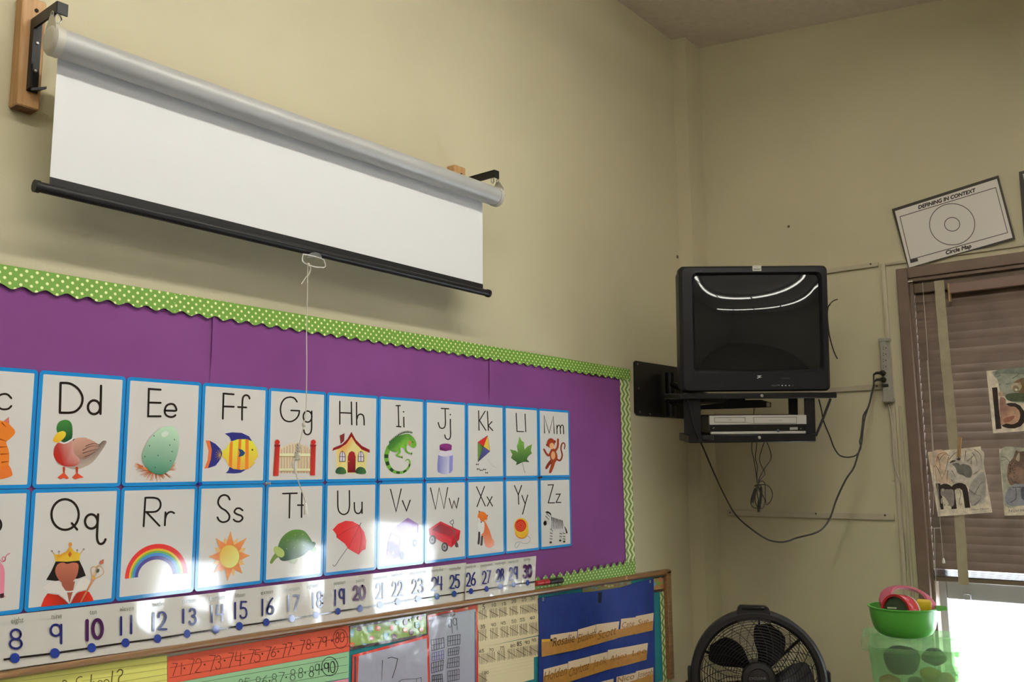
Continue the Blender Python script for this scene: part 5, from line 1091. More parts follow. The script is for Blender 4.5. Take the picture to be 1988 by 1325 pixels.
# ------------------------------------------------------------------ letter pictures clipped to the blind
M_PIC = mat('picture_paper', (1,1,1), rough=.7, spec=.25, attr=True, noise=(45, .28, 4))
KP1 = (1780, 850, 7.794); KP2 = (1880, 700, 8.833); KP3 = (1890, 840, 7.796); PO = -.008+.022
def kc(r, g, b):
    m = (r+g+b)/3.0; return C(*(m+(x-m)*.8 for x in (r, g, b)), .50)
PAP = kc(176,166,146); BLK = kc(44,36,32)
def picture(name, K, outline, label, fn, off=.031):
    t = T(name, label, 'picture', RW, 'letter pictures on the blind'); d = Draw(RW, K, off); s = MB(); s.cc = PAP; s.prism([d.P(p) for p in outline], (0, -.0006, 0)); t.part('sheet', s, M_PIC, smooth=False, attr=True)
    d = Draw(RW, K, off+.0009); fn(d); t.part('print', d, M_PIC, smooth=False, attr=True); return t
def pic_m(d):
    d.poly([(190,250),(420,200),(560,480),(520,680),(340,680),(260,560)], kc(172,150,124), True); d.poly([(430,430),(560,330),(980,190),(1010,420),(1040,640),(1040,960),(900,1010),(820,1030),(790,760),(560,690)], kc(160,152,138), True)
    d.poly([(790,760),(980,520),(1040,640),(1030,900),(960,980),(830,1030)], kc(134,130,124), True)
    for q in (((290,430),(340,520),(380,640)), ((480,300),(440,480),(380,640)), ((320,290),(350,420),(345,480)), ((340,340),(420,250),(500,280)), ((490,330),(560,250),(640,205)), ((470,500),(450,680)), ((530,500),(590,600)), ((740,200),(725,370)), ((760,360),(840,290),(880,240)), ((870,180),(960,260),(985,400)), ((840,230),(900,330),(910,430)), ((820,400),(830,280)), ((790,790),(880,860),(970,890)), ((880,850),(950,720),(1020,660)), ((870,1020),(960,940),(970,880)), ((870,550),(960,480)), ((520,640),(560,690))): d.stroke(q, (10,4), kc(78,70,62), True)
    for q in (((300,360),(330,260),(430,230),(470,270)), ((250,450),(300,400))): d.stroke(q, (16,6), kc(150,96,60), True)
    d.poly([(530,400),(590,385),(640,395),(650,415),(700,400),(780,420),(825,470),(835,560),(800,610),(740,590),(690,570),(620,540),(580,450)], kc(96,92,86), True); d.poly([(500,375),(540,345),(590,350),(560,372),(505,388)], kc(66,58,50), True); d.poly([(600,330),(640,305),(660,320),(640,350)], kc(70,62,52), True); d.stroke([(850,560),(900,540),(930,500)], 8, kc(120,114,104), True)
    for q in (((660,560),(690,540),(720,560)), ((700,560),(760,610))): d.stroke(q, 6, kc(60,56,52), True)
    # the letter m
    d.poly([(282,697),(352,693),(360,720),(400,700),(450,700),(500,722),(525,745),(560,710),(620,688),(680,688),(735,715),(765,770),(780,850),(808,1062),(728,1068),(700,870),(685,800),(650,770),(600,775),(572,800),(582,900),(605,1078),(525,1085),(520,960),(500,800),(470,785),(400,790),(375,830),(405,1086),(362,1092)], BLK)
    d.poly([(362,790),(400,770),(440,790),(545,790),(565,900),(555,1030),(500,1035),(460,960),(410,890),(365,880)], kc(116,108,100), True); d.stroke([(600,790),(650,800),(665,860),(650,920),(640,980),(660,1020),(685,1000)], 14, kc(140,130,116), True)
    d.disc((376,960), 16, 45, kc(136,126,112)); d.disc((490,1020), 26, 14, kc(124,114,104)); d.disc((420,1020), 10, 16, kc(136,126,112)); d.disc((395,800), 12, 18, kc(150,138,124))
    d.stroke([(318,705),(350,1090)], 8, kc(120,112,98)); text(d, 'Missy Mouse', (828,1106), (1085,1085), 24, kc(96,86,74)); text(d, 'animal letters', (350,1150), (425,1140), 8, kc(120,110,96))
t = picture('letter_picture', KP1, [(163,220),(965,135),(1142,1135),(320,1198)], 'watercolour picture of a mouse with a big black letter m, clipped to the blind', pic_m); t.done()
def pic_b(d):
    d.poly([(420,190),(600,160),(954,130),(1300,120),(1300,700),(954,735),(700,700),(620,620),(540,520),(500,340),(440,270)], kc(124,126,112), True); d.poly([(520,160),(954,125),(1300,110),(1300,250),(954,240),(560,230),(460,260)], kc(96,104,92), True)
    d.poly([(640,600),(760,560),(954,560),(1300,560),(1300,700),(954,710),(700,695)], kc(66,76,52), True)
    for q in (((490,280),(560,250)), ((760,310),(830,270),(870,230)), ((650,410),(720,395)), ((530,430),(560,390))): d.stroke(q, (12,5), kc(66,64,56))
    d.poly([(780,390),(880,320),(954,300),(1200,290),(1200,560),(954,560),(850,540)], kc(104,80,56), True); d.disc((820,460), 85, 75, kc(150,138,116)); d.disc((810,490), 56, 60, kc(118,100,78)); d.disc((822,505), 24, 20, kc(190,180,160)); d.disc((878,398), 24, 22, kc(134,116,90)); d.disc((905,450), 12, 32, kc(160,136,66))
    d.poly([(405,470),(495,462),(528,860),(568,1172),(472,1185),(440,820)], BLK); d.poly([(640,745),(720,728),(800,732),(890,780),(954,870),(990,960),(960,1060),(900,1130),(800,1168),(700,1170),(620,1150),(565,1120),(640,1085),(760,1095),(850,1060),(885,960),(850,850),(760,800),(690,785)], BLK)
    d.poly([(540,650),(580,632),(640,670),(645,750),(700,790),(800,800),(870,870),(888,960),(850,1050),(760,1098),(640,1085),(560,1105),(545,960),(535,800)], (kc(132,92,78), kc(166,130,100), (560,800), (860,950)), True); d.disc((560,580), 48, 45, kc(160,130,104)); d.poly([(600,1010),(720,960),(800,960),(730,1040),(620,1070)], kc(130,80,62), True)
    for x in (540, 600): d.disc((x,575), 5, 7, BLK, 8)
    d.poly([(430,210),(420,215),(425,240)], PAP); text(d, 'animal letters', (590,1200), (740,1192), 12, kc(110,100,88))
t = picture('letter_picture', KP2, [(308,182),(1500,92),(1600,1165),(425,1253)], 'watercolour picture with a big black letter b, at the right edge of the view', pic_b); t.done()
def pic_owl(d):
    d.poly([(420,250),(764,235),(1100,225),(1100,1100),(764,1105),(480,1115),(440,700)], kc(140,140,122), True)
    d.stroke([(415,370),(470,375),(510,400),(540,440)], 9, kc(84,80,70), True); d.stroke([(415,430),(470,420),(500,400)], 6, kc(84,80,70), True)
    d.poly([(640,275),(680,290),(764,285),(900,290),(960,500),(930,760),(764,790),(640,780),(560,800),(515,700),(510,600),(530,480),(600,380)], (kc(84,66,54), kc(110,84,68), (560,500), (760,500)), True)
    d.poly([(600,560),(680,520),(764,560),(860,560),(860,760),(700,765),(560,700),(545,640)], kc(116,90,74), True); d.poly([(640,400),(690,300),(700,400),(680,440)], kc(140,126,106), True)
    for k in range(26): x, y = random.uniform(530,640), random.uniform(400,760); d.disc((x,y), 7, 9, kc(54,42,36), 8)
    d.poly([(480,960),(540,840),(620,790),(764,775),(1000,770),(1040,1100),(764,1105),(560,1110),(490,1060)], kc(112,112,122), True)
    for q in (((590,835),(700,830),(760,850)), ((640,850),(640,1000),(560,1060)), ((740,850),(735,1000)), ((560,690),(600,750),(680,775))): d.stroke(q, 14, kc(76,72,76), True)
    d.poly([(720,840),(800,840),(800,1010),(730,1000)], kc(72,72,84), True); text(d, 'Nigel Nightowl', (535,1208), (980,1185), 36, kc(96,86,74))
t = picture('letter_picture', KP3, [(388,252),(1200,228),(1270,1245),(470,1262)], 'watercolour picture of a brown owl on grey rock, at the right edge', pic_owl); t.done()
a, b = RW.px(1780+628/7.794, 850+0/7.794, -.034), RW.px(1780+662/7.794, 850+290/7.794, -.035)
t = T('clothespin', 'tan wooden clothespin holding the mouse picture to the blind', 'clothespin', RW)
t.part('leg', MB().box((a+b)/2+Vector((-.004, -.003, 0)), (.007, .005, (a-b).length), .001, rot=(0, .11, 0)), MATS['tan_clip'] if 'tan_clip' in MATS else M_PINE); t.part('leg', MB().box((a+b)/2+Vector((.004, -.003, 0)), (.006, .005, (a-b).length*.97), .001, rot=(0, .15, 0)), M_PINE); t.done()
# ================================================================== television, shelf, player
TF = Fr((-0.6932, -0.6053, 2.1361), math.radians(219.41-270.0), 0.0842)
J1 = (1220, 490, 3.486)
def tv(p, y=0.0): return TF.px(J1[0]+p[0]/J1[2], J1[1]+p[1]/J1[2], y)
M_TVP = mat('tv_plastic', (0.0095, 0.0098, 0.012), rough=.45, spec=.35, bump=(400, .15, .0006, 1))
M_TVG = mat('tv_glass', (0.012, 0.013, 0.013), rough=.03, spec=.6)
M_DARK = mat('tv_recess', (0.006, 0.006, 0.007), rough=.5)
W2, H2 = .2906, .2451
a, b, c, d_ = tv((448,152)), tv((1297,152)), tv((1303,795)), tv((455,798))
gx0, gx1 = (a.x+d_.x)/2, (b.x+c.x)/2; gz1, gz0 = (a.z+b.z)/2, (c.z+d_.z)/2
t = T('television', 'black boxy tube television with a bulging dark screen, high in the corner', 'television', TF)
# bezel: a deep picture frame
def rr2(x0, x1, z0, z1, r, y, n=5): return rrect(x0, x1, z0, z1, r, y, n)
mb = MB(); loops = [rr2(-W2+.004, W2-.004, -H2+.004, H2-.004, .018, .05), rr2(-W2, W2, -H2, H2, .020, .045), rr2(-W2, W2, -H2, H2, .020, .012), rr2(-W2+.012, W2-.010, -H2+.006, H2-.008, .018, 0),
 rr2(gx0-.010, gx1+.010, gz0-.010, gz1+.010, .022, -.002), rr2(gx0, gx1, gz0, gz1, .016, .012), rr2(gx0, gx1, gz0, gz1, .016, .05)]
k = len(loops[0]); 
for L_ in loops: mb.v += [Vector(p) for p in L_]
for i in range(len(loops)-1):
    for j in range(k): mb.f.append([i*k+j, i*k+(j+1) % k, (i+1)*k+(j+1) % k, (i+1)*k+j]); mb.c.append([(1,1,1)]*4)
bz = t.part('bezel', mb, M_TVP)
# bulging glass
gcx, gcz = (gx0+gx1)/2, (gz0+gz1)/2; gw, gh = (gx1-gx0)/2, (gz1-gz0)/2; RG = .95
def glass(u, v):
    X, Z = u*2-1, v*2-1; y = .016 - .030*(.30*((1-X*X)+(1-Z*Z))*.5*1.25+.70*(1-X*X*.95)*(1-Z*Z*.95))
    return Vector((gcx+X*gw, y, gcz+Z*gh))
t.part('screen_glass', MB().grid(glass, 28, 24), M_TVG)
# back shell, tapering in two steps
sh = MB(); S = [(0.05, 1.0, 1.0, 0), (.12, .985, .98, 0), (.17, .90, .90, -.01), (.30, .70, .70, -.04), (.40, .55, .55, -.06), (.405, .50, .5, -.06)]
k = 24
for (y, sx, sz, dz) in S:
    q = rr2(-W2*sx+.004, W2*sx-.004, -H2*sz+dz+.004, H2*sz+dz-.004, .02, y); k = len(q); sh.v += [Vector(p) for p in q]
for i in range(len(S)-1):
    for j in range(k): sh.f.append([i*k+j, i*k+(j+1) % k, (i+1)*k+(j+1) % k, (i+1)*k+j]); sh.c.append([(1,1,1)]*4)
sh.f.append([(len(S)-1)*k+j for j in range(k)]); sh.c.append([(1,1,1)]*k)
t.part('back_shell', sh, M_TVP)
# control strip, logo, buttons, sticker
d = Draw(TF, J1, .0035)
d.poly([(868,854),(885,842),(872,842),(874,835),(903,834),(888,845),(906,847),(884,851),(875,856)], (.62,.62,.62)); t.part('logo', d, M_POST, bz, smooth=False, attr=True, label='silver lightning-flash emblem')
d = Draw(TF, J1, .0035); text(d, 'VOLUME', (965,908), (1025,905), 9, (.22,.22,.22)); text(d, 'CHANNEL', (1035,858), (1095,856), 8, (.10,.10,.10)); text(d, 'HEADPHONES', (444,134), (498,132), 8, (.09,.09,.1)); t.part('lettering', d, M_POST, bz, smooth=False, attr=True)
for u, cl in ((1040,(.55,.55,.55)), (1063,(.55,.55,.55)), (1088,(.30,.30,.30)), (1112,(.04,.04,.04))):
    o = tv((u, 903)); bm_ = MB().lathe([(.0026, -.001), (.0026, .003), (.0016, .0036), (.0003, .0038)], o, 'y', 10); t.part('button', bm_, mat('button_%d' % int(cl[0]*100), cl, rough=.4), bz)
p0, p1 = tv((1070, 918)), tv((1275, 860))
t.part('input_flap', MB().span((tv((1142,838)).x, -.0015, tv((1142,925)).z), (tv((1345,838)).x, .002, tv((1142,840)).z), .001), M_TVP, bz)
for x0_, x1_ in ((455, 640),):
    for kk in range(5):
        z = tv((500, 848+kk*14)).z; t.part('speaker_slot', MB().span((tv((x0_,850)).x, -.0006, z-.0012), (tv((x1_,850)).x, .001, z+.0012)), M_DARK, bz)
s0, s1 = tv((840,90), -.002), tv((900,129), -.002)
st = t.part('sticker', MB().span((s0.x, -.0015, s1.z), (s1.x, .0005, s0.z)), mat('sticker_cream', (.62,.60,.50), rough=.5), bz)
d = Draw(TF, J1, .0017)
for kk in range(14): d.poly([(845+kk*3.6,110),(845+kk*3.6+(1.2+kk % 3*.7),110),(845+kk*3.6+(1.2+kk % 3*.7),120),(845+kk*3.6,120)], (.06,.06,.06))
d.stroke([(848,98),(880,98)], 2, (.3,.3,.3)); t.part('barcode', d, M_POST, st, smooth=False, attr=True)
t.done()
# loose aerial wire at the side of the set
one('aerial_wire', MB().tube(catmull([tv(p, .10) for p in ((1366,352),(1352,372),(1346,420),(1350,480),(1360,560),(1380,640),(1398,690),(1415,722))], 5), .0028, 6), M_CABLE, 'stiff black aerial wire sticking out at the right side of the television', 'cable', TF)
one('aerial_wire', MB().tube(catmull([tv(p, .10) for p in ((1352,370),(1370,344),(1393,326),(1416,319))], 4), .0022, 6), M_CABLE, 'short black wire tip curling off the upper right side of the television', 'cable', TF)
# shelf assembly
t = T('tv_mount', 'black steel swivel mount carrying the television and player shelf', 'tv mount', TF)
zt, zb_ = tv((900, 952)).z-.001, tv((900, 992)).z
xl, xr = tv((345, 970)).x, tv((1408, 970)).x
t.part('top_shelf', MB().span((xl, -.006, zb_), (xr, .36, zt), .003), M_BLACK)
t.part('shelf_bolt', MB().lathe([(.0062, 0), (.0062, .002), (.0045, .004), (.001, .0045)], tv((903, 972), -.006), 'y', 14), M_ZINC)
lz1, lz0 = tv((700, 1235)).z, tv((700, 1290)).z
lx0, lx1 = tv((375, 1260)).x, tv((1270, 1260)).x
t.part('lower_shelf', MB().span((lx0+.02, 0, lz0), (lx1, .20, lz1), .003), M_BLACK)
t.part('shelf_bolt', MB().lathe([(.0062, 0), (.0062, .002), (.0045, .004), (.001, .0045)], tv((886, 1255), 0), 'y', 14), M_ZINC)
def post(u0, u1, v0, v1, y0, y1, name='post'):
    p, q = tv((u0, v0), y0), tv((u1, v1), y0); t.part(name, MB().span((p.x, y0, min(p.z, lz0+.002)), (q.x, y1, max(p.z, zb_)), .002), M_BLACK)
pa, pb = tv((375, 1000), .02), tv((488, 1000), .02); t.part('side_plate', MB().span((pa.x, .02, lz1), (pb.x, .028, zb_), .001), M_BLACK)
pa, pb = tv((1192, 1000), .01), tv((1262, 1000), .01); t.part('post', MB().span((pa.x, .01, lz1), (pb.x, .018, zb_), .001), M_BLACK)
pa, pb = tv((1085, 1000), .28), tv((1145, 1000), .28); t.part('post', MB().span((pa.x, .28, zb_-.09), (pb.x, .29, zb_), .001), M_BLACK)
t.part('brace_wire', MB().tube([tv((1368, 992), 0), tv((1320, 1120), 0), tv((1268, 1245), 0)], .0048, 8), M_BLACK)
t.part('brace_wire', MB().tube([tv((400, 1000), -.004), tv((440, 1180), -.004), tv((475, 1262), -.004)], .0040, 8), M_BLACK)
pa, pb = tv((500, 1240), -.003), tv((578, 1272), -.003); t.part('latch', MB().span((pa.x, -.006, pb.z), (pb.x, 0, pa.z), .002), mat('black_satin', (.012,.012,.013), rough=.3))
yb = .16
arm = [tv(p, yb) for p in ((410,1050),(490,1038),(660,1022),(700,1002),(900,1000),(965,1018),(965,1050),(700,1060),(480,1066),(410,1070))]
t.part('swing_arm', MB().prism(arm, (0, .05, 0)), M_BLACK)
M_NUT = mat('bright_nut', (.50,.48,.42), rough=.4, metal=.5)
for u0, u1, v0, v1 in ((405,438,998,1032), (410,440,1076,1096), (930,958,1016,1048)):
    p, q = tv((u0, v0), yb-.004), tv((u1, v1), yb-.004); t.part('nut', MB().span((p.x, yb-.012, q.z), (q.x, yb, p.z), .002), M_NUT)
# wall plate on the left wall, hinge tube and link arm (in the mount's frame)
def w2t(P): return TF.RT @ (Vector(P)-TF.o)
pl = [LW.px(J1[0]+p[0]/J1[2], J1[1]+p[1]/J1[2], -.006) for p in ((40,745),(50,735),(345,780),(430,792),(430,1132),(60,1105),(45,1085))]
pl = [w2t(LW.w(p)) for p in pl]; nrm = w2t((0, .0055, 0))-w2t((0, 0, 0))
t.part('wall_plate', MB().prism(pl, nrm), M_BLACK)
for p in ((63,760),(68,922),(75,1082),(146,1098)):
    o = LW.px(J1[0]+p[0]/J1[2], J1[1]+p[1]/J1[2], -.0065); t.part('plate_bolt', MB().tube([w2t(o), w2t(o+Vector((0, -.004, 0)))], [.006, .0045], 10), mat('dull_bolt', (.10,.10,.10), rough=.5, metal=.5))
A_ = Vector((-.36, -.012, 1.93)); B_ = Vector((-.40, -.16, 1.91))
t.part('hinge_tube', MB().tube([w2t(A_+Vector((0, -.03, -.10))), w2t(A_+Vector((0, -.03, .10)))], .022, 14), M_BLACK)
t.part('link_arm', MB().tube([w2t(A_+Vector((0, -.03, -.03))), w2t((-.46, -.30, 1.89)), w2t((-.55, -.47, 1.865))], .021, 8), M_BLACK)
t.part('link_arm', MB().tube([w2t(A_+Vector((0, -.03, .05))), w2t((-.46, -.28, 1.90)), w2t((-.50, -.40, 1.875))], .016, 8), M_BLACK)
t.done()
# disc and tape player
t = T('disc_player', 'slim silver and black disc and tape player on the lower shelf of the mount', 'player', TF)
px0, px1 = tv((548, 1160), .012).x, tv((1204, 1160), .012).x; pz1, pz0 = tv((800, 1105), .012).z, max(tv((800, 1232), .012).z, lz1+.0005)
zs = tv((800, 1168), .012).z; zt2 = tv((800, 1214), .012).z
M_SIL = mat('silver_plastic', (.56,.54,.49), rough=.38, metal=.25)
t.part('chassis', MB().span((px0+.003, .022, pz0), (px1-.003, .19, pz1-.001), .003), M_DARK)
f_ = t.part('upper_fascia', MB().span((px0, .008, zs), (px1, .024, pz1), .002), M_SIL)
t.part('lower_fascia', MB().span((px0+.002, .012, zt2), (px1-.002, .024, zs), .001), mat('gloss_black', (.01,.01,.01), rough=.15))
t.part('foot_trim', MB().span((px0+.004, .008, pz0), (px1-.004, .024, zt2), .0015), M_SIL)
d = Draw(TF, J1, -.0075); ln = (.10,.095,.085)
d.stroke([(583,1120),(790,1118),(790,1152),(583,1152)], 3, ln, closed=True); d.stroke([(846,1118),(1138,1116),(1138,1158),(850,1160)], 3, ln, closed=True); d.stroke([(790,1152),(850,1160)], 2, ln)
text(d, 'DVD', (676,1141), (698,1140), 9, (.2,.19,.17)); text(d, 'VIDEO CASSETTE RECORDER', (950,1143), (1042,1141), 6, (.25,.24,.22)); t.part('lid_lines', d, M_POST, f_, smooth=False, attr=True)
d = Draw(TF, J1, -.0115); d.poly([(1092,1186),(1146,1184),(1146,1202),(1092,1204)], (.30,.30,.28)); d.stroke([(572,1194),(580,1188)], 3, (.4,.4,.4)); d.poly([(1164,1190),(1172,1195),(1164,1200)], (.3,.3,.3)); t.part('display', d, M_POST, smooth=False, attr=True)
t.part('jack', MB().lathe([(.006, 0), (.005, .006), (.001, .007)], tv((1012, 1208), .010), 'y', 10), mat('teal_jack', (.03,.07,.06), rough=.4))
t.done()
# bundle of leads hanging under the player
KL = (1400, 840, 7.79)
def lp(pts, y=.12): return catmull([TF.px(KL[0]+p[0]/KL[2], KL[1]+p[1]/KL[2], y+.004*math.sin(i*1.3)) for i, p in enumerate(pts)], 5)
t = T('lead_bundle', 'bundle of thin black leads tied in a loop below the player', 'cable', TF)
for q in ([(470,140),(462,250),(490,390),(520,560),(545,760)], [(540,140),(530,260),(518,390),(548,520),(540,640),(550,770)], [(655,140),(610,270),(582,390),(605,500),(655,590),(660,640),(600,710),(560,765)], [(690,140),(740,270),(757,370),(735,440),(650,560),(600,650),(565,740)],
          [(555,780),(600,740),(645,750),(665,800),(668,950),(680,1080),(700,1090),(750,1040),(778,940),(750,850),(700,800),(620,790),(560,800)], [(560,800),(545,900),(560,1000),(590,1120),(620,1155),(650,1110),(660,1020),(620,940),(580,880),(555,800)], [(545,800),(510,880),(460,980),(450,1080),(490,1135),(550,1140),(520,1060),(515,960),(540,860)], [(560,790),(600,800),(610,900),(605,1000),(575,1110)]):
    t.part('lead', MB().tube(lp(q), .0019, 5), M_CABLE)
for q, r in (([(525,850),(490,950),(465,1075)], .0065), ([(600,830),(605,950),(585,1090),(570,1205)], .0055), ([(575,1040),(572,1130),(570,1210)], .0060)): t.part('plug_end', MB().tube(lp(q), r, 8), M_CABLE)
t.part('tie', MB().tube(lp([(505,815),(550,795),(590,805)]), .003, 6), M_CABLE)
t.done()
one('player_lead', MB().tube([tv((852,1000), .2), tv((850,1060), .2), tv((846,1108), .2)], .0018, 5), M_CABLE, 'thin black lead dropping from the swing arm behind the player', 'cable', TF)
# ================================================================== pedestal fan
FK = (1320, 1150, 6.2125)
fc = at_depth(1472.5, 1319.5, 3.40); fdir = (CAM-fc); fyaw = math.atan2(fdir.y, fdir.x)+PI/2
FF = Fr(fc, fyaw+.05, math.radians(-3.0))
def fp(p, y=0.0): return FF.px(FK[0]+p[0]/FK[2], FK[1]+p[1]/FK[2], y)
M_FAN = mat('fan_plastic', (0.010, 0.0095, 0.011), rough=.4, spec=.4); M_FANG = mat('fan_grey', (0.022, 0.020, 0.020), rough=.45, spec=.4); M_BLADE = mat('fan_blade', (0.005, 0.005, 0.006), rough=.4, spec=.35)
Rf = .250
t = T('pedestal_fan', 'round black pedestal fan with five blades in front of the corner', 'fan', FF, base=(0, 0.05, -fc.z/math.cos(math.radians(3))))
t.part('shroud', MB().lathe([(Rf-.004, -.085), (Rf, -.08), (Rf+.002, -.01), (Rf, .008), (Rf-.012, .012), (Rf-.032, .006), (Rf-.036, -.004), (Rf-.020, -.02), (Rf-.014, -.08)], (0,0,0), 'y', 72, closed_prof=True), M_FAN)
t.part('front_rim', MB().lathe([(Rf-.002, .009), (Rf-.010, .016), (Rf-.026, .016), (Rf-.036, .006), (Rf-.030, .002), (Rf-.010, .004)], (0,0,0), 'y', 72, closed_prof=True), M_FANG)
def gr(y, s, name, mirror):
    g = MB()
    for i in range(1, 15): r = .066+i*(Rf-.03-.066)/15; g.tube([(r*math.cos(a_), y-.018*(1-(r/Rf)**2)*s, r*math.sin(a_)) for a_ in [j*2*PI/48 for j in range(48)]], .0011, 4, closed=True)
    t.part(name, g, M_FAN)
    for i in range(28):
        a0 = i*2*PI/28; q = []
        for j in range(9):
            r = .060+(Rf-.03-.060)*j/8; a_ = a0+mirror*.55*(j/8)**1.2; q.append((r*math.cos(a_), y-.018*(1-(r/Rf)**2)*s-.0012*s, r*math.sin(a_)))
        t.part('grille_wire', MB().tube(q, .0013, 4), M_FAN)
gr(-.012, 1, 'front_rings', 1); gr(.085, -1, 'rear_rings', -1)
for a0 in (78, 33, 150, 215, 282): 
    a_ = math.radians(a0); t.part('rear_strut', MB().tube([(.05*math.cos(a_), .088, .05*math.sin(a_)), ((Rf-.02)*math.cos(a_+.12), .083, (Rf-.02)*math.sin(a_+.12))], .006, 6), M_FAN)
for i, a0 in enumerate((62, 134, 206, 278, 350)):
    a_ = math.radians(a0); bl = MB(); nr, nt_ = 8, 6; vs = []
    for j in range(nr+1):
        r = .055+(.205-.055)*j/nr; hw = .22+.16*math.sin(PI*min(1, j/nr*.95))
        for q in range(nt_+1):
            an = a_+(q/nt_-.5)*2*hw*(1.0+.25*(1-j/nr))+.22*(j/nr); tw = (q/nt_-.5)*(.050-.02*j/nr); rr_ = r-(.012*abs(q/nt_-.5)*2 if j == nr else 0)
            vs.append((rr_*math.cos(an), .030+tw, rr_*math.sin(an)))
    bl.add(vs, [[j*(nt_+1)+q, j*(nt_+1)+q+1, (j+1)*(nt_+1)+q+1, (j+1)*(nt_+1)+q] for j in range(nr) for q in range(nt_)]); t.part('blade', bl, M_BLADE)
hb = t.part('hub', MB().lathe([(.062, .008), (.064, .022), (.058, .030), (.040, .033), (.036, .030), (.012, .033), (.001, .033)], (0,0,.003), 'y', 40), M_FANG)
t.part('motor', MB().lathe([(.055, -.02), (.055, -.15), (.045, -.18), (.001, -.185)], (0,0,0), 'y', 28), M_FAN)
d = Draw(FF, FK, .0345); text(d, 'CYCLONE', (832,1062), (1040,1058), 30, (.26,.25,.23)); t.part('lettering', d, M_POST, hb, smooth=False, attr=True)
hx0, hx1 = fp((690, 250)).x, fp((1088, 280)).x; hz1, hz0 = fp((880, 165)).z, Rf-.032
q = [(hx0+.001, 0, Rf-.052), (hx0, 0, Rf-.004), (hx0+.006, 0, hz1-.006), (hx0+.014, 0, hz1), (hx1-.016, 0, hz1-.001), (hx1-.004, 0, hz1-.008), (hx1, 0, Rf-.006), (hx1+.001, 0, Rf-.052)]
t.part('handle', MB().prism([(a, -.014, c) for a, b, c in q[::-1]]+[((hx0+hx1)/2+(hx0-hx1)/2*math.cos(PI*k/8)*.98, -.014, math.sqrt((Rf-.034)**2-((hx0-hx1)/2*math.cos(PI*k/8)*.98)**2)-.002) for k in range(1, 8)], (0, .055, 0)), M_FANG)
t.part('handle_grip', MB().span((hx0+.018, -.018, hz1-.014), (hx1-.018, -.010, hz1-.003), .003), M_FAN)
for s_ in (-1, 1):
    t.part('pivot_yoke', MB().span((s_*(Rf-.002), -.005 if s_ > 0 else -.005, -.10), (s_*(Rf+.012), .05, .035), .006, 2), M_FAN)
yk_ = [(Rf+.006)*1.0*math.cos(a_) for a_ in (0,)]
t.part('yoke', MB().tube([((Rf+.010)*math.cos(a_), .03, -.02+(Rf+.015)*math.sin(a_)) for a_ in [PI+PI*i/24 for i in range(25)]], .012, 8), M_FAN)
t.part('pole', MB().tube([(0, .03, -Rf-.02), (0, .03+.05, -fc.z+.03)], .016, 12), M_FAN)
t.part('base', MB().lathe([(.23, 0), (.23, .012), (.18, .025), (.05, .035), (.03, .07), (.018, .08)], (0, .05, -fc.z/math.cos(math.radians(3))+.002), 'z', 40, rot=(math.radians(3), 0, 0)), M_FAN)
t.done()
# ================================================================== green tub, bowl and toys by the window
BK = (1640, 1100, 5.7126); bt = 3.2
bc = at_depth(1640+640/5.7126, 1100+480/5.7126, bt); bd = CAM-bc; BF = Fr((bc.x, bc.y, 0), math.atan2(bd.y, bd.x)+PI/2)
def bp(p, y=0.0): return BF.px(BK[0]+p[0]/BK[2], BK[1]+p[1]/BK[2], y)
M_BOWL = mat('green_plastic', (0.10, 0.43, 0.055), rough=.32, spec=.5)
rl, rr_ = bp((262, 430)), bp((1035, 465)); rimz = bp((640, 440)).z; cxb = (rl.x+rr_.x)/2; Rb = (rr_.x-rl.x)/2
botz = bp((700, 806), -Rb*.55).z
t = T('plastic_bowl', 'bright green plastic bowl full of toys on top of the tub', 'bowl', BF)
hB = rimz-botz
prof = [(.001, 0), (Rb*.58, 0), (Rb*.66, .003), (Rb*.80, hB*.12), (Rb*.90, hB*.30), (Rb*.965, hB*.62), (Rb*.99, hB*.93), (Rb*1.03, hB*.965), (Rb*1.03, hB), (Rb*.965, hB), (Rb*.945, hB*.62), (Rb*.88, hB*.32), (Rb*.78, hB*.15), (Rb*.60, .008), (.001, .006)]
t.part('bowl', MB().lathe(prof, (cxb, 0, botz), 'z', 48), M_BOWL)
hp0 = bp((1128, 452)).x; t.part('lug', MB().prism([(cxb+Rb*.95, -.05, rimz-.006), (hp0, -.03, rimz-.004), (hp0, .03, rimz-.004), (cxb+Rb*.95, .05, rimz-.006)], (0, 0, .006)), M_BOWL)
t.done()
BO = Vector((cxb, 0, botz))
# pink dish lying over the rim
c0 = bp((700, 440), .02); rad = .5*(bp((1045, 440)).x-bp((388, 400)).x)
t = T('toy_dish', 'pink ribbed toy dish tipped up in the green bowl', 'toy', BF)
m = MB().lathe([(rad*.55, .030), (rad*.62, .034), (rad*.80, .020), (rad*.93, .012), (rad*.99, .006), (rad, -.006), (rad*.965, -.010), (rad*.90, -.002), (rad*.78, .008), (rad*.60, .022)], (c0.x, .040, rimz+.002), 'y', 48, rot=(math.radians(-60), math.radians(12), 0), closed_prof=True)
t.part('rim', m, mat('pink_plastic', (0.52, 0.115, 0.17), rough=.4)); t.done()
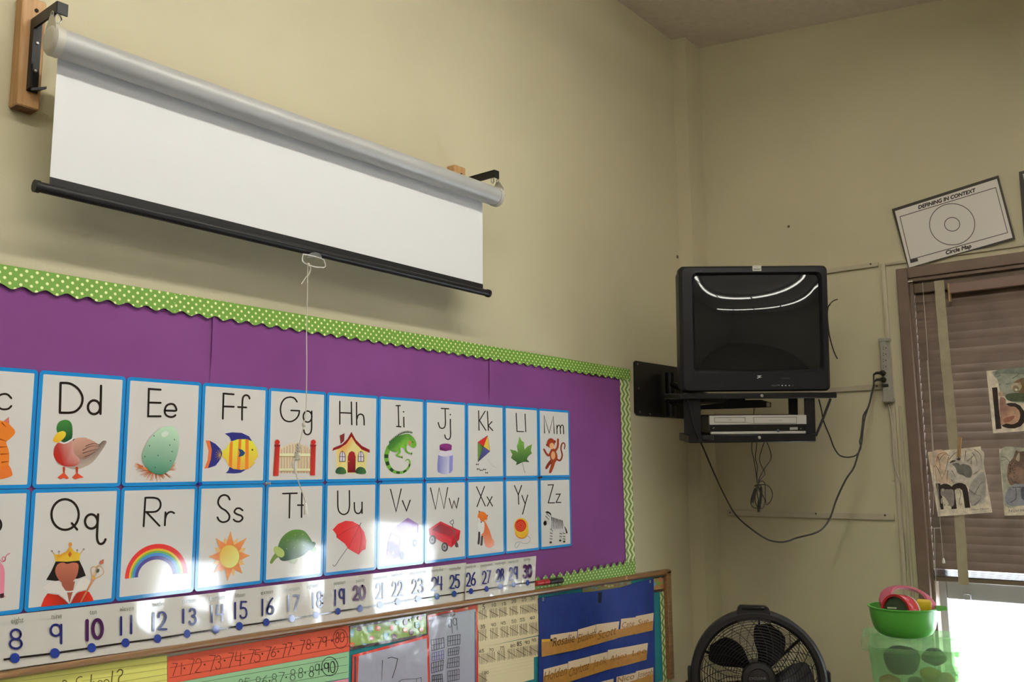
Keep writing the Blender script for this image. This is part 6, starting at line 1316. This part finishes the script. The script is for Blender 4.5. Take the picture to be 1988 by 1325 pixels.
# red and green roll
c1 = bp((640, 470), -.035); r1 = (bp((820, 480), -.03).x-bp((400, 480), -.03).x)*.50
t = T('toy_roll', 'round toy with a red band and dark green face in the bowl', 'toy', BF)
ax = (math.radians(-8), 0, math.radians(-38))
ctr = (bp((610, 470), -.03).x, -.046, rimz+.004-r1*.35)
t.part('band', MB().lathe([(r1*.98, -.028), (r1, -.026), (r1, .026), (r1*.98, .028), (r1*.86, .026), (r1*.86, -.026)], ctr, 'y', 40, rot=ax, closed_prof=True), mat('toy_red', (.55, .03, .035), rough=.25))
t.part('face', MB().lathe([(r1*.86, .018), (.001, .020)], ctr, 'y', 40, rot=ax), mat('toy_green', (.045, .075, .03), rough=.5))
t.part('edge', MB().lathe([(r1*1.005, -.030), (r1*1.005, -.022), (r1*.95, -.031)], ctr, 'y', 40, rot=ax, closed_prof=True), mat('toy_white', (.62, .50, .48), rough=.4)); t.done()
p0, p1 = bp((790, 378), -.03), bp((968, 500), -.03)
one('toy_block', MB().box(((p0.x+p1.x)/2, -.025, (p0.z+p1.z)/2-.003), (abs(p1.x-p0.x), .035, abs(p0.z-p1.z)+.012), .009, seg=3, rot=(0, .05, 0)), mat('toy_yellow', (.62, .45, .01), rough=.5), 'rounded yellow toy block at the right of the bowl', 'toy', BF)
g0, g1 = bp((470, 458), -.075), bp((622, 485), -.075)
one('price_tag', MB().span((g0.x, -.0600, g1.z), (g1.x, -.0590, g0.z)), mat('tag_pale', (.42, .50, .30), rough=.5), 'small pale tag stuck on the dark green toy face', 'tag', BF)
# translucent green tub with lid
M_TUB = bpy.data.materials.new('frosted_green'); M_TUB.use_nodes = True
nt = M_TUB.node_tree; b_ = nt.nodes['Principled BSDF']; b_.inputs['Base Color'].default_value = (.44, .55, .36, 1); b_.inputs['Roughness'].default_value = .28
tr_ = nt.nodes.new('ShaderNodeBsdfTransparent'); tr_.inputs[0].default_value = (.80, .92, .76, 1); tl_ = nt.nodes.new('ShaderNodeBsdfTranslucent'); tl_.inputs[0].default_value = (.44, .58, .38, 1)
m1_ = nt.nodes.new('ShaderNodeMixShader'); m1_.inputs[0].default_value = .45; m2_ = nt.nodes.new('ShaderNodeMixShader'); m2_.inputs[0].default_value = .72
nt.links.new(b_.outputs[0], m1_.inputs[1]); nt.links.new(tl_.outputs[0], m1_.inputs[2]); nt.links.new(m1_.outputs[0], m2_.inputs[1]); nt.links.new(tr_.outputs[0], m2_.inputs[2]); nt.links.new(m2_.outputs[0], nt.nodes['Material Output'].inputs[0])
yf = -.145
lx0, lx1 = bp((172, 790), yf).x, bp((1312, 850), yf).x; lz = botz-.001; lz0 = bp((700, 865), yf).z; lz0 = lz-.022
tb0 = .72; depth = .30
t = T('storage_tub', 'translucent green lidded storage tub of toys beside the window', 'tub', BF)
def rloop(x0, x1, y0, y1, r, z, n=5):
    q = []
    for cx, cy, a0 in ((x1-r, y1-r, 0), (x0+r, y1-r, 90), (x0+r, y0+r, 180), (x1-r, y0+r, 270)):
        for i in range(n+1): a_ = math.radians(a0+90*i/n); q.append(Vector((cx+r*math.cos(a_), cy+r*math.sin(a_), z)))
    return q
def loft(loops, cap0=True, cap1=True):
    m = MB(); k = len(loops[0])
    for L_ in loops: m.v += L_
    for i in range(len(loops)-1):
        for j in range(k): m.f.append([i*k+j, i*k+(j+1) % k, (i+1)*k+(j+1) % k, (i+1)*k+j]); m.c.append([(1,1,1)]*4)
    if cap0: m.f.append(list(range(k))[::-1]); m.c.append([(1,1,1)]*k)
    if cap1: m.f.append([(len(loops)-1)*k+j for j in range(k)]); m.c.append([(1,1,1)]*k)
    return m
tx0, tx1 = bp((255, 900), yf).x, bp((1290, 1000), yf).x; bx0_, bx1_ = bp((305, 1285), yf).x+.004, bp((1278, 1285), yf).x-.004
y0_, y1_ = yf, yf+depth
t.part('tub', loft([rloop(bx0_+.01, bx1_-.01, y0_+.02, y1_-.02, .03, tb0), rloop(tx0, tx1, y0_+.006, y1_-.006, .035, lz0), rloop(tx0+.003, tx1-.003, y0_+.009, y1_-.009, .033, lz0), rloop(bx0_+.013, bx1_-.013, y0_+.023, y1_-.023, .03, tb0+.003)], False, True), M_TUB)
t.part('lid', loft([rloop(lx0, lx1, y0_-.006, y1_+.006, .04, lz0-.012), rloop(lx0, lx1, y0_-.006, y1_+.006, .04, lz-.006), rloop(lx0+.008, lx1-.008, y0_+.002, y1_-.002, .035, lz), rloop(lx0+.03, lx1-.03, y0_+.02, y1_-.02, .03, lz-.003)], False, True), M_TUB)
cl = bp((1300, 940), yf); t.part('latch', MB().span((cl.x-.022, y0_-.004, cl.z-.022), (cl.x+.004, y0_+.05, lz0-.004), .004), M_TUB); t.done()
def lump(c, r, col, label, name='toy_ball', sq=(1,1,1)):
    o = bp(c, -.03); o.z = max(o.z, tb0+.01+r*sq[2]); m = MB(); vs = []; nu, nv = 14, 10
    ph = random.uniform(0, 6)
    def f(u, v):
        th, fi = PI*v, 2*PI*u; rr__ = r*(1+.10*math.sin(3*fi+ph)*math.sin(th)+.07*math.cos(4*th+ph)); return Vector((o.x+rr__*sq[0]*math.sin(th)*math.cos(fi), o.y+rr__*sq[1]*math.sin(th)*math.sin(fi), o.z+rr__*sq[2]*math.cos(th)))
    m.grid(f, nu, nv); one(name, m, mat('soft_'+'_'.join('%d' % int(q*100) for q in col), col, rough=.8), label, 'toy', BF, 'soft toys in the tub')
lump((620, 1035), .050, (.014, .022, .016), 'large dark soft toy at the left inside the tub', 'soft_toy', (1.2, .9, 1.0))
lump((1000, 1010), .036, (.006, .02, .016), 'dark green soft toy at the right inside the tub', 'soft_toy', (1.1, .9, .8))
lump((945, 1205), .029, (.50, .36, .02), 'yellow soft toy low in the tub', 'soft_toy', (1.2, .9, .9))
lump((500, 1275), .028, (.55, .20, .04), 'orange soft toy low at the left of the tub', 'soft_toy', (1.2, .9, .8))
lump((790, 1285), .022, (.07, .10, .03), 'olive soft toy low in the middle of the tub', 'soft_toy', (1.2, .9, .8))
lump((1130, 1262), .026, (.45, .26, .10), 'tan soft toy low at the right of the tub', 'soft_toy', (1.1, .9, .9))
# second tub just behind, at the window side
ex0, ex1 = bp((1180, 1200), .30).x, bp((1440, 1250), .30).x; ez = bp((1360, 1150), .30).z
t = T('storage_tub', 'pale green plastic tub half hidden behind the first, in the window light', 'tub', BF)
t.part('tub', loft([rloop(ex0, ex1-.01, .22, .36, .03, .721), rloop(ex0-.03, ex1-.012, .21, .37, .03, ez-.02), rloop(ex0-.03, ex1-.012, .21, .37, .03, ez-.02)], False, False), M_TUB); t.part('lid', loft([rloop(ex0-.035, ex1, .205, .375, .03, ez-.022), rloop(ex0-.02, ex1-.05, .215, .365, .03, ez)], True, True), M_TUB); t.done()
# low cupboard that carries the tubs
M_CUP = mat('cupboard_laminate', (.30, .25, .19), rough=.5)
t = T('low_cupboard', 'low laminate cupboard under the window, below the view, carrying the tubs', 'cupboard', RW)
ca, cb_ = .86, 1.80
t.part('carcass', MB().span((ca, -.80, .0), (cb_, -.08, .69), .003), M_CUP); t.part('worktop', MB().span((ca-.01, -.82, .69), (cb_+.01, -.075, .7195), .003), M_CUP)
for s_ in (0, 1):
    xa = ca+(cb_-ca)*s_*.5; dr = t.part('door', MB().span((xa+.006, -.816, .05), (xa+(cb_-ca)*.5-.006, -.8005, .675), .002), M_CUP); t.part('handle', MB().span((xa+.18, -.83, .60), (xa+.28, -.8165, .615), .003), M_ZINC, dr)
t.done()
